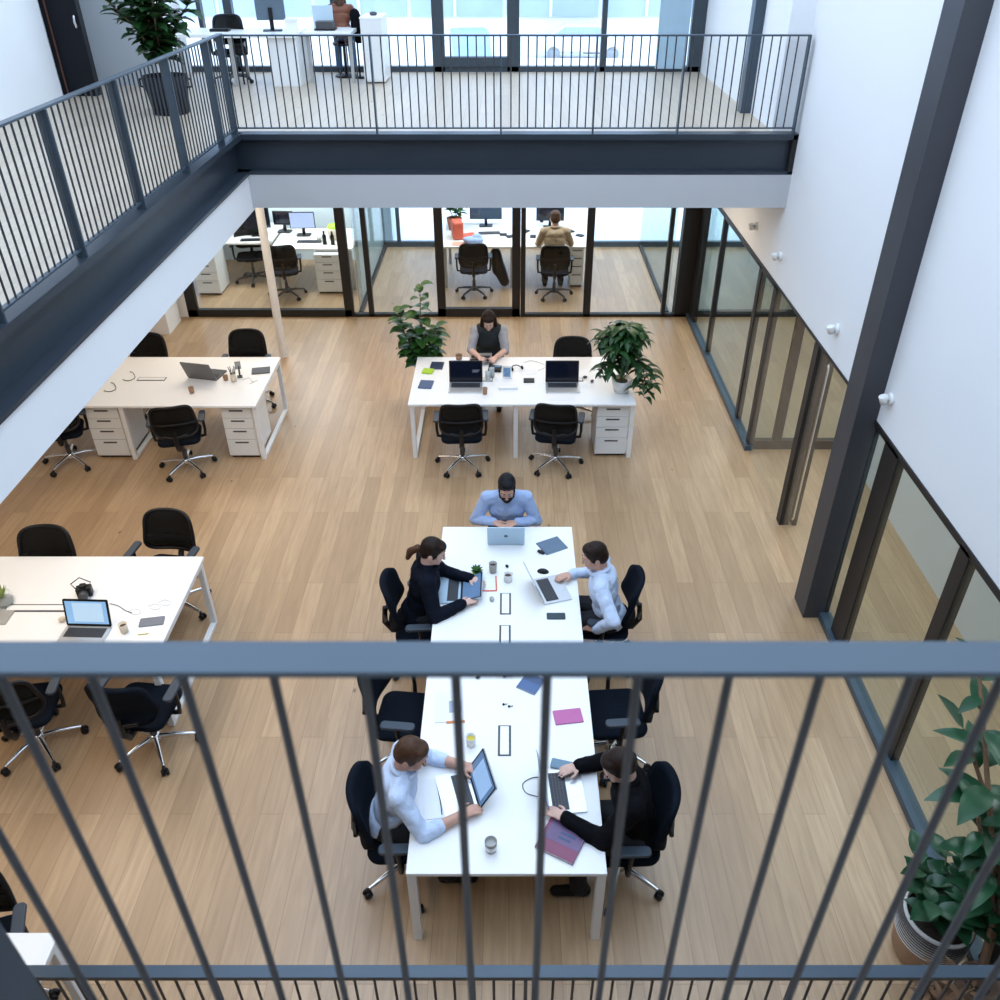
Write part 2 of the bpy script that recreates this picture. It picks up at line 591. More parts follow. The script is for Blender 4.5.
# black door upstairs against the left wall
pd = at(86, 95, ZU)
struct('wall_upper_left', B(-5.5, -5.38, YS, 11.2, ZU, ZR), WALL)
struct('wall_upper_return', B(-5.75, -4.55, 12.1, 12.2, ZU, ZR), GREYW)
struct('wall_upper_stub', B(-4.62, -4.45, 12.2, YU, ZU, ZR), WALL)
d1 = struct('door_1', B(-5.42, -5.0, 11.30, 11.42, ZU + .005, ZU + 2.2), mat('black_door', (0.005, 0.006, 0.010), .5, noise=.1, spec=.2), bevel=.004)
MB().box(-5.36, -5.345, 11.285, 11.3, ZU + .01, ZU + 2.19).build('edge_strip', mat('copper', (.2, .09, .06), .4, .6, noise=.1), d1)
MB().tube([(-5.04, 11.27, ZU + .74), (-5.04, 11.25, ZU + .8), (-5.04, 11.27, ZU + .86)], .012).build('door_handle', CHROME, d1)
struct('wall_upper_cupboard', B(-5.65, -5.425, 11.2, 11.5, ZU, ZR), WALL)

# ------------------------------------------------------------------ glazed partitions
WN = [0]
def window(frames, panes, fm=FRAME, gm=GLASS, base='window'):
    """one glazed screen: an empty with a frame part for each stile or rail and a pane part for each pane"""
    WN[0] += 1
    e = bpy.data.objects.new('%s_%d' % (base, WN[0]), None)
    C.objects.link(e)
    e['kind'] = 'structure'
    for f in frames:
        B(*f).build('window_frame', fm, e, .003)
    for g in panes:
        B(*g).build('window_pane', gm, e)
    return e
XG = 2.91                                      # right-hand glass line
def stile(y0, y1, x0=XG + .008, x1=XG + .075, z1=2.08): return (x0, x1, y0, y1, 0, z1)
# right side, far bay: three lights between office corner and the recess
window([(XG - .03, XG + .07, 8.9, YG, 0, .07)], [], FRAMEB)
window([stile(12.72, 13.1), stile(11.6, 11.68), stile(9.57, 9.68), stile(8.92, 9.04), (XG + .008, XG + .07, 8.92, YG, 2.02, 2.075)],
       [(XG + .015, XG + .027, 11.68, 12.72, .06, 2.05), (XG + .015, XG + .027, 9.68, 11.6, .06, 2.05), (XG + .015, XG + .027, 9.04, 9.57, .06, 2.05)], FRAME, TINT)
# screen across the corridor
window([(XG + .08, 4.12, 8.93, 9.01, 0, .12), (3.22, 3.32, 8.93, 9.01, .12, 2.86), (XG + .135, 4.12, 8.93, 9.01, 2.1, 2.2), (4.02, 4.12, 8.93, 9.01, .12, 2.86)],
       [(2.97, 3.22, 8.96, 8.972, .12, 2.1), (3.32, 4.02, 8.96, 8.972, .12, 2.1)], FRAME, TINT)
# glass doors in the recess, stiles meeting, long steel handle
dd = window([(2.90, 3.0, 7.36, 7.48, 0, 2.07), (3.035, 3.085, 7.35, 7.45, 0, 2.07)], [(XG + .01, XG + .022, 7.48, 8.92, 0.01, 2.08), (XG + .01, XG + .022, 6.2, 7.36, 0.01, 2.08)], FRAME, GLASS, 'door')
MB().tube([(3.017, 7.33, .10), (3.017, 7.31, .14), (3.017, 7.31, 1.86), (3.017, 7.33, 1.9)], .012).build('door_handle', CHROME, dd)
# near bay
window([(XG - .03, XG + .08, 0.5, 5.9, 0, .07)], [], FRAMEB)
window([stile(5.42, 5.68), stile(4.22, 4.36), stile(2.6, 2.74), stile(.9, 1.04), (XG + .008, XG + .07, .5, 5.9, 2.03, 2.075)],
       [(XG + .015, XG + .027, 5.68, 5.9, .06, 2.05), (XG + .015, XG + .027, 4.36, 5.42, .06, 2.05), (XG + .015, XG + .027, 2.74, 4.22, .06, 2.05), (XG + .015, XG + .027, 1.04, 2.6, .06, 2.05)], FRAME, TINT)
# glass office front
def fx(u, v=318): return at(u, v, 0).x
def st(u0, u1, w=0.09, z1=2.86, y0=YG): return (fx(u0), fx(u1), y0, y0 + w, 0, z1)
window([(fx(188), fx(352), YG, YG + .09, 0, .12), st(188, 198), st(345, 354)], [(fx(198), fx(345), YG + .04, YG + .052, .12, 2.86)])
window([(fx(354), fx(438), YG, YG + .09, 0, .05), st(369, 374)], [(fx(354), fx(369), YG + .04, YG + .052, .05, 2.86), (fx(374), fx(438), YG + .04, YG + .052, .05, 2.86)])
window([(fx(438), fx(520), YG, YG + .09, 0, .14), st(438, 446), st(512, 520)], [(fx(446), fx(512), YG + .04, YG + .052, .14, 2.86)], base='door')
window([(fx(524), fx(590), YG, YG + .09, 0, .05), st(520.5, 525), st(583, 590)], [(fx(525), fx(583), YG + .04, YG + .052, .05, 2.86)], base='door')
window([(fx(590), fx(688), YG, YG + .09, 0, .05), st(661, 665), st(674, 690, .2)], [(fx(590), fx(661), YG + .04, YG + .052, .05, 2.86), (fx(665), fx(674), YG + .04, YG + .052, .05, 2.86)])
window([(2.97, XEAST, YG, YG + .08, 0, .1), (2.97, XEAST, YG, YG + .08, 2.1, 2.2)], [(2.97, XEAST, YG + .03, YG + .042, .1, 2.1)], FRAME, TINT)
# glass walls that run back between the offices
window([(-2.46, -2.40, YG + .1, YO, 0, .06)], [(-2.44, -2.428, YG + .1, YO, .06, 2.86)], FRAME, TINT)
window([(2.56, 2.62, YG + .1, YO, 0, .06)], [(2.58, 2.592, YG + .1, YO, .06, 2.86)], FRAME, TINT)
struct('wall_office_left', B(-2.52, -2.47, YG + .7, YO, 0, 2.86), WALL)
struct('wall_office_far', B(-5.9, -2.55, 15.9, 15.98, 0, 2.86), mat('office_blue_white', (.72, .82, .86), .8, noise=.02))
struct('wall_office_corner', B(-6.4, fx(188), YG, YG + .1, 0, 2.86), CEIL)
struct('wall_niche', B(-6.4, -5.3, 12.4, 12.95, 0, 2.86), CEIL)
# outer facade, ground level and upper level
window([(XWEST, XEAST, YO, YO + .1, 0, .1)] + [(x, x + .07, YO, YO + .1, .1, 2.86) for x in (-6, -2.2, .6, 3.4)], [(XWEST, XEAST, YO + .04, YO + .052, .1, 2.86)], FRAMEB)
def ux(u, v=73): return at(u, v, ZU).x
fr = [(XWEST, 2.69, YU, YU + .12, ZU, ZU + .07), (XWEST, 2.69, YU, YU + .12, 6.6, 6.75)]
for u0, u1 in ((206, 210), (232, 240), (336, 341), (433.5, 445), (507, 519), (600, 605), (688, 703)):
    fr.append((ux(u0), ux(u1), YU, YU + .12, ZU, 6.7))
fr.append((ux(445), ux(507), YU - .03, YU + .1, ZU + .07, ZU + .19))
window(fr, [(XWEST, 2.69, YU + .05, YU + .062, ZU + .05, 6.6)], mat('facade_frame', (.045, .06, .075), .45, .2, noise=.1))
struct('wall_upper_shutter', B(ux(655), ux(685), YU - .06, YU - .02, ZU + .05, 6.6), mat('pale_blue_panel', (.36, .5, .6), .6, noise=.05))
struct('wall_parapet', B(XWEST, XEAST, YO - .1, YO + .12, 3.0, 3.32), CEIL)
struct('ceiling_terrace', B(XWEST, XEAST, YU + .12, YO, 3.292, 3.31), mat('white_gravel', (.8, .8, .8), .9, noise=.06, scale=30))

# ------------------------------------------------------------------ outside
struct('ground_street', B(-60, 60, YO + .1, 140, -.3, -.1), mat('pale_paving', (.82, .84, .86), .9, noise=.03, scale=1))
FAC = mat('facade_white', (.86, .87, .88), .9, noise=.02)
SKYG = mat('window_blue_glass', (.40, .50, .66), .25, noise=.25, scale=.6)
bt = thing('street_building', 'white building across the street with bands of blue windows', 'building', (0, 46, -.1))
B(-30, 14, 0, 12, 0, 22).build('wall', FAC, bt)
for k in range(4):
    z0 = 1.55 + k * 4.6
    for j in range(7):
        x0 = -22.6 + j * 4.5
        wn = B(x0, x0 + 4.3, -.12, .05, z0, z0 + 3.4).build('window', SKYG, bt)
        B(x0 + 2.0, x0 + 2.12, -.2, -.1, z0, z0 + 3.4).build('mullion', FAC, wn)
def car(loc, rz, col, label):
    t = thing('car', label, 'car', loc, rz)
    prof = [(-2.1, .35), (-2.1, .85), (-1.2, .95), (-.7, 1.45), (.9, 1.45), (1.6, .98), (2.1, .85), (2.1, .35)]
    M = Matrix(((0, 0, 1, 0), (1, 0, 0, 0), (0, 1, 0, 0), (0, 0, 0, 1)))
    MB().prism(prof, -.8, .8, M).build('body', col, t, .12, seg=3)
    gl = [(-1.12, .98), (-.68, 1.38), (.86, 1.38), (1.45, 1.0)]
    MB().prism(gl, -.815, .815, M).build('window', SKYG, t, .01)
    B(-.62, .62, -.78, -.0, .3, .4).build('bumper', BLACK, t)
    for sx in (-1, 1):
        for yy in (-1.3, 1.35):
            MB().lathe([(0.001, -.1), (.30, -.1), (.30, .1), (.001, .1)], 18, T(sx * .70, yy, .30) @ Ry(PI / 2)).build('wheel', mat('wheel_grey', (.3, .33, .37), .6, noise=.1), t)
BLUEC = mat('car_blue', (.35, .5, .68), .3, noise=.05)
car((-1.7, 41.5, -.1), R(6), BLUEC, 'pale blue car parked outside, seen through the middle upper window')
car((3.4, 44, -.1), R(88), mat('car_white', (.8, .82, .85), .3, noise=.03), 'white car parked side-on outside the upper windows')

# ================================================================== RAILINGS
def railing(label, p0, p1, z0, z1, step, posts, rw=.055, rt=.014, br=.0068, zb=None, group=None, first=0.0, rail_w_dir=None):
    """flat top rail, thin bottom rail, flat posts and round balusters between p0 and p1"""
    a, b = Vector((*p0, 0)), Vector((*p1, 0))
    L = (b - a).length
    d = (b - a) / L
    rz = math.atan2(d.y, d.x)
    t = thing('railing', label, 'railing', (a.x, a.y, z0), rz, group)
    h = z1 - z0
    B(0, L, -rw / 2, rw / 2, h - rt, h).build('handrail', STEEL, t, .002)
    zb = .05 if zb is None else zb
    B(0, L, -.015, .015, zb - .006, zb + .006).build('bottom_rail', STEEL, t)
    pm = None
    for s in posts:
        if pm is None:
            pm = B(-.008, .008, -.035, .035, 0, h - rt).build('post', STEEL, t)
        else:
            pm = pm.copy()
            C.objects.link(pm)
        pm.location = (s, 0, 0)
    bm_ = None
    n = int((L - first) / step)
    for i in range(n + 1):
        s = first + i * step
        if s > L or any(abs(s - q) < step * .3 for q in posts):
            continue
        if bm_ is None:
            bm_ = MB().tube([(0, 0, zb), (0, 0, h - rt)], br, 8).build('baluster', BAR, t)
        else:
            bm_ = bm_.copy()
            C.objects.link(bm_)
        bm_.location = (s, 0, 0)
    return t

xr = lambda u: at(u, 133, 3.58).x
fp = [.02] + [xr(u) - XL - 0.02 for u in (378, 501, 592, 676)] + [XW - XL - .07]
railing('dark steel railing on the far upper gallery in front of the windows', (XL + .02, YF - .045), (XW - .04, YF - .045), 3.586, 4.465, .083, fp, first=.06)
lp = [5.40 - 0.6 + k * 1.075 for k in range(-4, 4)]
railing('dark steel railing along the left upper gallery with wide flat posts', (XL + .05, 0.6), (XL + .05, YF - .05), 3.586, 4.475, .083, lp + [YF - .7], first=.04)
railing('blurred grey-blue railing closest to the viewer with wide flat handrail', (-2.60, .68), (2.78, .68), 3.586, 4.72, .1034, [.02, 1.80, 3.49, 5.3], rw=.050, rt=.009, br=.0057, zb=.06, first=.058)
railing('grey-blue railing standing on the ground floor along the bottom edge', (-2.62, 2.06), (2.84, 2.06), 0.0, 1.25, .096, [.02, 2.7, 5.4], rw=.06, rt=.03, br=.007, zb=.08, first=.05)

# ================================================================== DESKS
TT = 0.745
OT = TT + .0005
def leg_frame(name, x, y0, y1, h, parent, tw=.05):
    mb = MB()
    mb.box(x - tw / 2, x + tw / 2, y0, y0 + .05, 0, h)
    mb.box(x - tw / 2, x + tw / 2, y1 - .05, y1, 0, h)
    mb.box(x - tw / 2, x + tw / 2, y0 + .05, y1 - .05, 0, .035)
    mb.box(x - tw / 2, x + tw / 2, y0 + .05, y1 - .05, h - .04, h)
    return mb.build(name, DESKP, parent, .004)

def pedestal_parts(t, x0, x1, y0, y1, z1=.69):
    """drawer unit as parts of its own thing: body, four drawers each with a slot handle; front at y0"""
    B(x0, x1, y0 + .018, y1, .03, z1).build('body', PEDM, t, .003)
    zs = [.04, .26, .41, .55, z1 - .004]
    for k in range(4):
        d = B(x0 + .004, x1 - .004, y0, y0 + .02, zs[k] + .004, zs[k + 1] - .004).build('drawer', PEDM, t, .003)
        xc = (x0 + x1) / 2
        B(xc - .08, xc + .08, y0 - .003, y0 + .006, zs[k + 1] - .045, zs[k + 1] - .026).build('drawer_handle', DKGREY, d)
    B(x0 + .02, x1 - .02, y0 + .04, y1 - .02, 0, .032).build('plinth', BLACK, t)

def pedestal(label, x0, x1, y0, y1, z1=.69, group=None, rz=0):
    t = thing('drawer_pedestal', label, 'drawers', ((x0 + x1) / 2, (y0 + y1) / 2, 0), rz, group)
    w_, d_ = (x1 - x0) / 2, (y1 - y0) / 2
    pedestal_parts(t, -w_, w_, -d_, d_, z1)
    return t

def bench(label, x0, x1, y0, y1, frames, slots=(), cat='desk', seam=None):
    t = thing('bench_desk', label, cat, (x0, y0, 0))
    L, D = x1 - x0, y1 - y0
    parts = [(0, L)] if not seam else [(0, seam - .002), (seam + .002, L)]
    for a, b in parts:
        B(a, b, 0, D, TT - .028, TT).build('tabletop', DESK, t, .004)
    for fxx in frames:
        leg_frame('leg_frame', fxx - x0, .03, D - .03, TT - .029, t)
    for sx, sy, sl in slots:
        cable_slot(t, sx - x0, sy - y0, sl)
    return t

def cable_slot(t, x, y, sl, along='x'):
    e = B(-sl / 2, sl / 2, -.045, .045, TT - .001, TT + .004).build('cable_flap', DKGREY, t)
    B(-sl / 2 + .01, sl / 2 - .01, -.030, .030, TT, TT + .007).build('flap_lid', DESK, e)
    e.location = (x, y, 0)
    if along == 'y':
        e.rotation_euler.z = PI / 2
    return e

# long meeting table in the middle
mt = thing('meeting_table', 'long white bench table in the middle of the floor where five people work', 'table', (0, 2.87, 0))
for a, b in ((0, 1.722), (1.726, 3.45)):
    B(-.61, .58, a, b, TT - .028, TT).build('tabletop', DESK, mt, .004)
for x in (-.580, .550):
    for y in (.004, 1.70, 3.39):
        B(x - .028, x + .028, y, y + .055, 0, TT - .028).build('leg', DESKP, mt, .004)
B(-.53, .50, .035, .075, TT - .075, TT - .028).build('crossbar', DESKP, mt)
B(-.53, .50, 3.37, 3.41, TT - .075, TT - .028).build('crossbar', DESKP, mt)
for u, v0, v1 in ((505.5, 592, 616), (505, 628, 646), (504.5, 724, 758)):
    p = (at(u, v0, TT) + at(u, v1, TT)) / 2
    cable_slot(mt, p.x, p.y - 2.87, .26, 'y')

TX0, TX1, TY0, TY1 = -1.17, 1.47, 8.70, 9.98
bench('white two-seat bench desk under the far gallery between two plants', TX0, TX1, TY0, TY1, (-1.13, .08, 1.44), ((-.35, 9.33, .3), (.75, 9.33, .3)))
pedestal('white four-drawer pedestal under the right end of the far bench desk', 1.03, 1.41, 8.76, 9.30)
bench('white bench desk under the left gallery in front of the white pillar', -6.1, -2.92, 8.66, 9.98, (-4.50, -2.95), ((-4.35, 9.35, .34),))
pedestal('white drawer pedestal at the right end of the left-hand desk', -3.36, -3.00, 8.72, 9.32)
pedestal('white drawer pedestal half under the gallery edge at the left-hand desk', -4.95, -4.55, 8.72, 9.32)
bench('wide white bench desk at the left edge with blue-screen laptop on it', -6.0, -2.69, 4.58, 5.88, (-4.4, -2.725), ((-3.85, 5.2, .5),))
bench('white desk corner at the bottom left of the floor', -4.4, -2.50, 2.11, 2.52, (-2.535, -4.3))

# ================================================================== OFFICE CHAIR
def make_chair(name, label, soft=False, base=CHROME):
    t = thing(name, label, 'chair')
    # seat cushion, slightly crowned
    mb = MB()
    mb.slab(.235, .225, .425, .475, .09)
    s_ = mb.build('seat', FABRIC, t, .02, seg=3)
    # backrest: curved shell following a rounded outline
    def bp(u, v, off=0.0):
        z = .545 + .405 * v
        wdt = .25 * (1.0 - .13 * v - .12 * max(0, .3 - v))
        x = u * wdt
        y = -.235 - .03 * (v - .35) ** 2 * 1.6 - .025 * v * v + .06 * (u * u) + .03 * math.exp(-((v - .25) / .2) ** 2)
        return Vector((x, y - off, z))
    def grid(th, nu=12, nv=12, e=5.0):
        vs, fs = [], []
        for side in (0, th):
            for j in range(nv + 1):
                for i in range(nu + 1):
                    a, b = -1 + 2 * i / nu, -1 + 2 * j / nv
                    # square to superellipse
                    k = (abs(a) ** e + abs(b) ** e) ** (1 / e)
                    m_ = max(abs(a), abs(b))
                    q = m_ / k if k else 1
                    vs.append(bp(a * q, (b * q + 1) / 2, side))
        n = (nu + 1) * (nv + 1)
        for j in range(nv):
            for i in range(nu):
                a = j * (nu + 1) + i
                fs.append((a, a + 1, a + nu + 2, a + nu + 1))
                fs.append((n + a, n + a + nu + 1, n + a + nu + 2, n + a + 1))
        rim = list(range(nu)) + [(j + 1) * (nu + 1) - 1 for j in range(nv)] + [n - 1 - i for i in range(nu)] + [(nv - j) * (nu + 1) for j in range(nv)]
        for i in range(len(rim)):
            a, b = rim[i], rim[(i + 1) % len(rim)]
            fs.append((a, n + a, n + b, b))
        return MB().add(vs, fs, True), [bp_ for bp_ in (vs[i] for i in rim)]
    g, rim = grid(.045 if soft else .006)
    if soft:
        bk = g.build('backrest', FABRIC, t)
    else:
        bk = MB().tube(rim, .016, 8, closed=True).build('backrest', BLACK, t)
        g.build('back_mesh', MESHF, bk)
        MB().tube([bp(-.96, .4, .012), bp(-.5, .41, .02), bp(0, .42, .02), bp(.5, .41, .02), bp(.96, .4, .012)], .012, 8).build('lumbar_bar', BLACK, bk)
    sp = MB().tube([(0, -.10, .40), (0, -.26, .41), (0, -.315, .50), (0, -.305, .66)], [.03, .03, .026, .02], 10)
    sp.tube([(-.13, -.285, .60), (0, -.312, .58), (.13, -.285, .60)], .016, 8)
    sp.build('back_support', BLACK, t)
    for sx in (-1, 1):
        a = MB().tube([(sx * .20, 0, .41), (sx * .275, 0, .42), (sx * .285, .0, .50), (sx * .285, -.01, .655)], [.018, .018, .016, .018], 8).build('armrest', BLACK, t)
        MB().slab(.036, .125, .655, .682, .03, T(sx * .28, .0, 0)).build('arm_pad', PADM, a, .008)
    MB().slab(.11, .12, .38, .426, .04).build('mechanism', BLACK, t, .008)
    MB().tube([(0, 0, .10), (0, 0, .25)], .028, 12).tube([(0, 0, .25), (0, 0, .39)], .018, 12).build('gas_column', BLACK if base is BLACK else DKGREY, t)
    MB().lathe([(.001, .07), (.05, .075), (.05, .12), (.032, .15), (.001, .15)], 16).build('hub', base, t)
    lm = cm = None
    for k in range(5):
        a = 2 * PI * k / 5 + .3
        if lm is None:
            lm = MB().tube([(.03, 0, .115), (.16, 0, .105), (.30, 0, .078)], [.024, .02, .014], 8).build('base_leg', base, t)
            cm = MB()
            for sy in (-1, 1):
                cm.lathe([(.001, -.011), (.025, -.011), (.0285, -.004), (.0285, .004), (.025, .011), (.001, .011)], 14, T(.315, sy * .017, .0285) @ Rx(PI / 2))
            cm.lathe([(.001, .028), (.02, .03), (.016, .066), (.001, .07)], 10, T(.305, 0, 0))
            cm = cm.build('caster', BLACK, t)
        else:
            lm, cm = lm.copy(), cm.copy()
            C.objects.link(lm)
            C.objects.link(cm)
        lm.rotation_euler.z = cm.rotation_euler.z = a
    return t

chair = make_chair('office_chair', 'black mesh office chair at the left seat of the far bench desk')
soft = make_chair('office_chair', 'empty navy-black office chair on the left of the meeting table', soft=True)
dark = make_chair('office_chair', 'black office chair in the glass office beside the white pedestal', base=DKGREY)
G1, G2, G3 = 'dark swivel chairs around the meeting table', 'mesh swivel chairs at the desks', 'swivel chairs in the glass offices'
chair.location, chair.rotation_euler.z = (-.55, 8.56, 0), R(3)
chair['group'] = G2
put(chair, (.55, 8.56, 0), R(-8), 'black mesh office chair at the right seat of the far bench desk', G2)
put(chair, (.81, 9.86, 0), R(178), 'black mesh chair behind the far bench desk beside the right-hand plant', G2)
put(chair, (-3.80, 8.50, 0), R(14), 'black mesh office chair pulled up between the two pedestals on the left', G2)
put(chair, (-3.42, 10.10, 0), R(180), 'black mesh chair behind the left-hand desk next to the white pillar', G2)
put(chair, (-4.68, 9.98, 0), R(176), 'black mesh chair behind the left-hand desk, half hidden by the gallery edge', G2)
put(chair, (-5.22, 8.62, 0), R(20), 'office chair left of the left-hand desk with only its chrome base showing', G2)
put(chair, (-4.10, 5.78, 0), R(182), 'black mesh chair behind the wide left desk, nearer the left edge', G2)
put(chair, (-3.13, 6.03, 0), R(172), 'black mesh chair turned aside behind the right end of the wide left desk', G2)
put(soft, (-2.77, 4.42, 0), R(-6), 'navy-seated office chair in front of the right end of the wide left desk', G2)
put(chair, (-3.68, 4.42, 0), R(8), 'black office chair in front of the wide left desk, cut by the left edge', G2)
put(chair, (-3.06, 2.52, 0), R(200), 'black chair behind the desk corner at the bottom left', G2)
soft.location, soft.rotation_euler.z = (-.76, 4.32, 0), R(-96)
soft['group'] = G1
put(soft, (.79, 4.35, 0), R(94), 'empty navy-black office chair on the right of the meeting table', G1)
put(soft, (-.73, 5.33, 0), R(-86), 'navy-black office chair under the person with the ponytail', G1)
put(soft, (.79, 5.38, 0), R(84), 'navy-black office chair behind the man at the upper right of the meeting table', G1)
put(soft, (-.69, 3.36, 0), R(-88), 'navy-black office chair behind the man in the white shirt', G1)
put(soft, (.74, 3.34, 0), R(92), 'navy-black office chair behind the person in the black jacket', G1)
dark['group'] = G3
dark.location, dark.rotation_euler.z = (-3.80, 14.02, 0), R(12)
put(dark, (-4.55, 14.75, 0), R(190), 'black office chair under the monitor in the left glass office', G3)
put(dark, (-.60, 14.12, 0), R(2), 'empty black office chair behind the middle glass door', G3)
put(dark, (.77, 14.02, 0), R(-2), 'black office chair under the man in beige', G3)
def stool(label, loc):
    t = thing('stool', label, 'stool', loc)
    MB().lathe([(.001, .42), (.17, .42), (.185, .435), (.185, .46), (.165, .475), (.001, .478)], 24).build('seat', FABRIC, t)
    for k in range(4):
        a = PI / 4 + k * PI / 2
        MB().tube([(.1 * math.cos(a), .1 * math.sin(a), .42), (.2 * math.cos(a), .2 * math.sin(a), 0)], .013, 8).build('leg', BLACK, t)
stool('dark stool under the bearded man', (-.02, 6.62, 0))
stool('dark stool under the woman at the far bench desk', (-.26, 10.46, 0))

# ================================================================== PEOPLE
def ik(a, c, l1, l2, pole):
    """elbow or knee between a and c, bent towards pole"""
    a, c, pole = Vector(a), Vector(c), Vector(pole)
    d = c - a
    L = min(d.length, (l1 + l2) * .995)
    n = d.normalized()
    c = a + n * L
    x = (l1 * l1 - l2 * l2 + L * L) / (2 * L)
    h = math.sqrt(max(l1 * l1 - x * x, 0))
    p = pole - n * pole.dot(n)
    p = p.normalized() if p.length > 1e-4 else Vector((0, 0, -1))
    return a + n * x + p * h, c

def make_person(label, loc, rz, lean=.25, hands=(None, None), hpitch=.3, hyaw=0.0, skin=SKIN, top=SHIRTB, sleeve=1.0, hair='short', hairm=HAIRD,
                collar=True, beard=None, legs=TROUS, scale=1.0, seat=.47, twist=0.0, curl=(.35, .35), jacket=False, side=0.0, sleeve_up=1.0, headside=0.0, vest=None):
    t = thing('person', label, 'person', loc, rz, scale=scale)
    inv = (T(*loc) @ Rz(rz) @ Matrix.Scale(scale, 4)).inverted()
    hip = Vector((0, 0, seat + .085))
    sp = Vector((side, math.sin(lean), math.cos(lean))).normalized()
    fw = Vector((0, math.cos(lean), -math.sin(lean)))
    TM = Matrix.Translation(hip) @ Rz(twist) @ Rx(-lean)          # torso frame: z along the spine, y to the front
    if side:
        TM = Matrix.Translation(hip) @ Ry(side) @ Rz(twist) @ Rx(-lean)
    tp = lambda x, y, z: TM @ Vector((x, y, z))
    M3 = TM.to_3x3()
    sh = [tp(-.175, .005, .44), tp(.175, .005, .44)]
    neck = tp(0, 0, .49)
    hc = neck + (tp(0, .045, .64) - neck).normalized() * .125 + Vector((headside, 0, .015))
    HM = Matrix.Translation(hc) @ Rz(twist + hyaw) @ Rx(-hpitch)
    H3 = HM.to_3x3()
    hp = lambda x, y, z: HM @ Vector((x, y, z))
    # arms
    arms = []
    for i in (0, 1):
        sx = -1 if i == 0 else 1
        h = hands[i]
        tgt = inv @ Vector(h) if h is not None else Vector((sx * .14, .30, seat + .16))
        el, wr = ik(sh[i], tgt, .285, .255, Vector((sx * .75, -.45, -.75)))
        arms.append((sh[i], el, wr))
    # legs
    lg = []
    for sx in (-1, 1):
        hj = hip + Vector((sx * .085, .02, 0))
        kn = Vector((sx * .12, .43, seat + .055))
        an = Vector((sx * .13, .40, .085))
        lg.append((hj, kn, an))
    def torso(mb, g=0.0, shw=1.0):
        mb.ell(hip + Vector((0, -.01, .0)), (.165 + g, .12 + g, .11 + g), M3)
        mb.ell(tp(0, .012, .13), (.150 + g, .108 + g, .15), M3)
        mb.ell(tp(0, .012, .30), (.165 + g, .112 + g, .18), M3)
        mb.ell(tp(0, -.005, .40), (.165 + g, .095 + g, .09 + g), M3)
        mb.cap(sh[0].lerp(sh[1], .5 - .5 * shw), .058 + g, sh[1].lerp(sh[0], .5 - .5 * shw), .058 + g)
        mb.cap(tp(-.10, 0, .465), .042 + g, tp(.10, 0, .465), .042 + g)
    def armc(mb, g=0.0, upto=1.0):
        for a, e, w_ in arms:
            mb.cap(a, .056 + g, e, .043 + g)
            if upto > 0:
                q = e.lerp(w_, upto)
                mb.cap(e, .044 + g, q, (.044 - .014 * upto) + g)
    def legc(mb, g=0.0):
        for a, k, n in lg:
            mb.cap(a, .088 + g, k, .06 + g)
            mb.cap(k, .062 + g, n, .042 + g)
    # ---- body: one skin
    mb = MB()
    torso(mb)
    armc(mb)
    legc(mb)
    for a, k, n in lg:
        mb.cap(n + Vector((0, -.03, -.045)), .038, n + Vector((0, .15, -.055)), .03)
    mb.cap(neck - sp * .04, .058, hc + H3 @ Vector((0, -.02, -.05)), .053)
    mb.ell(hp(0, -.012, .03), (.074, .094, .098), H3)             # skull
    mb.ell(hp(0, .028, -.048), (.058, .064, .066), H3)            # jaw
    mb.ell(hp(0, .075, -.085), (.024, .02, .018), H3)             # chin
    mb.ell(hp(0, .052, -.005), (.062, .042, .055), H3)            # face
    mb.cap(hp(0, .088, .015), .010, hp(0, .108, -.025), .0135)    # nose
    mb.cap(hp(-.035, .082, .032), .010, hp(.035, .082, .032), .010)  # brow
    for sx in (-1, 1):
        mb.ell(hp(sx * .075, -.012, -.012), (.010, .021, .032), H3)
        mb.ell(hp(sx * .036, .066, -.028), (.022, .022, .02), H3)
    # hands
    for i, (a, e, w_) in enumerate(arms):
        sx = -1 if i == 0 else 1
        d = (w_ - e).normalized()
        dh = Vector((d.x, d.y, d.z * .25 - .03)).normalized()
        x = dh.cross(Vector((0, 0, 1))).normalized()              # to the right of the hand
        up = x.cross(dh)
        pm = w_ + dh * .045
        HR = Matrix((x, dh, up)).transposed()
        mb.ell(pm, (.039, .052, .016), HR)
        mb.cap(w_ - dh * .02, .027, w_ + dh * .03, .024)
        c = curl[i]
        for k, (ox, ln) in enumerate(((-.03, .062), (-.01, .072), (.0105, .068), (.03, .054))):
            q = ox if sx > 0 else -ox
            kb = pm + x * q + dh * (.036 - abs(ox) * .2)
            f1 = (dh + x * q * 1.6 - up * c * .7).normalized()
            f2 = (dh + x * q * 1.0 - up * c * 1.9).normalized()
            m_ = kb + f1 * ln * .55
            mb.cap(kb, .0092, m_, .0085, 8)
            mb.cap(m_, .0085, m_ + f2 * ln * .5, .0072, 8)
        th = pm - x * sx * .034 - dh * .02
        t1 = (dh * .8 - x * sx * .75 - up * .15).normalized()
        t2 = (dh - x * sx * .15 - up * .25).normalized()
        mb.cap(th, .0125, th + t1 * .036, .0105, 8)
        mb.cap(th + t1 * .036, .0105, th + t1 * .036 + t2 * .03, .0085, 8)
    body = blob(mb, 'body', skin, t, .0055, 3)
    # ---- clothes
    g = .02 if jacket else .013
    mb = MB()
    torso(mb, g)
    armc(mb, g - .002, sleeve * .97)
    mb.cap(neck - sp * .05, .075, neck + sp * .0, .062)
    blob(mb, 'jacket' if jacket else ('shirt' if collar else 'top'), top, t, .0075, 5, .02)
    if vest:
        mb = MB()
        torso(mb, .034, .5)
        mb.cap(neck - sp * .03, .08, neck + sp * .035, .068)
        blob(mb, 'vest', vest, t, .0075, 4)
    mb = MB()
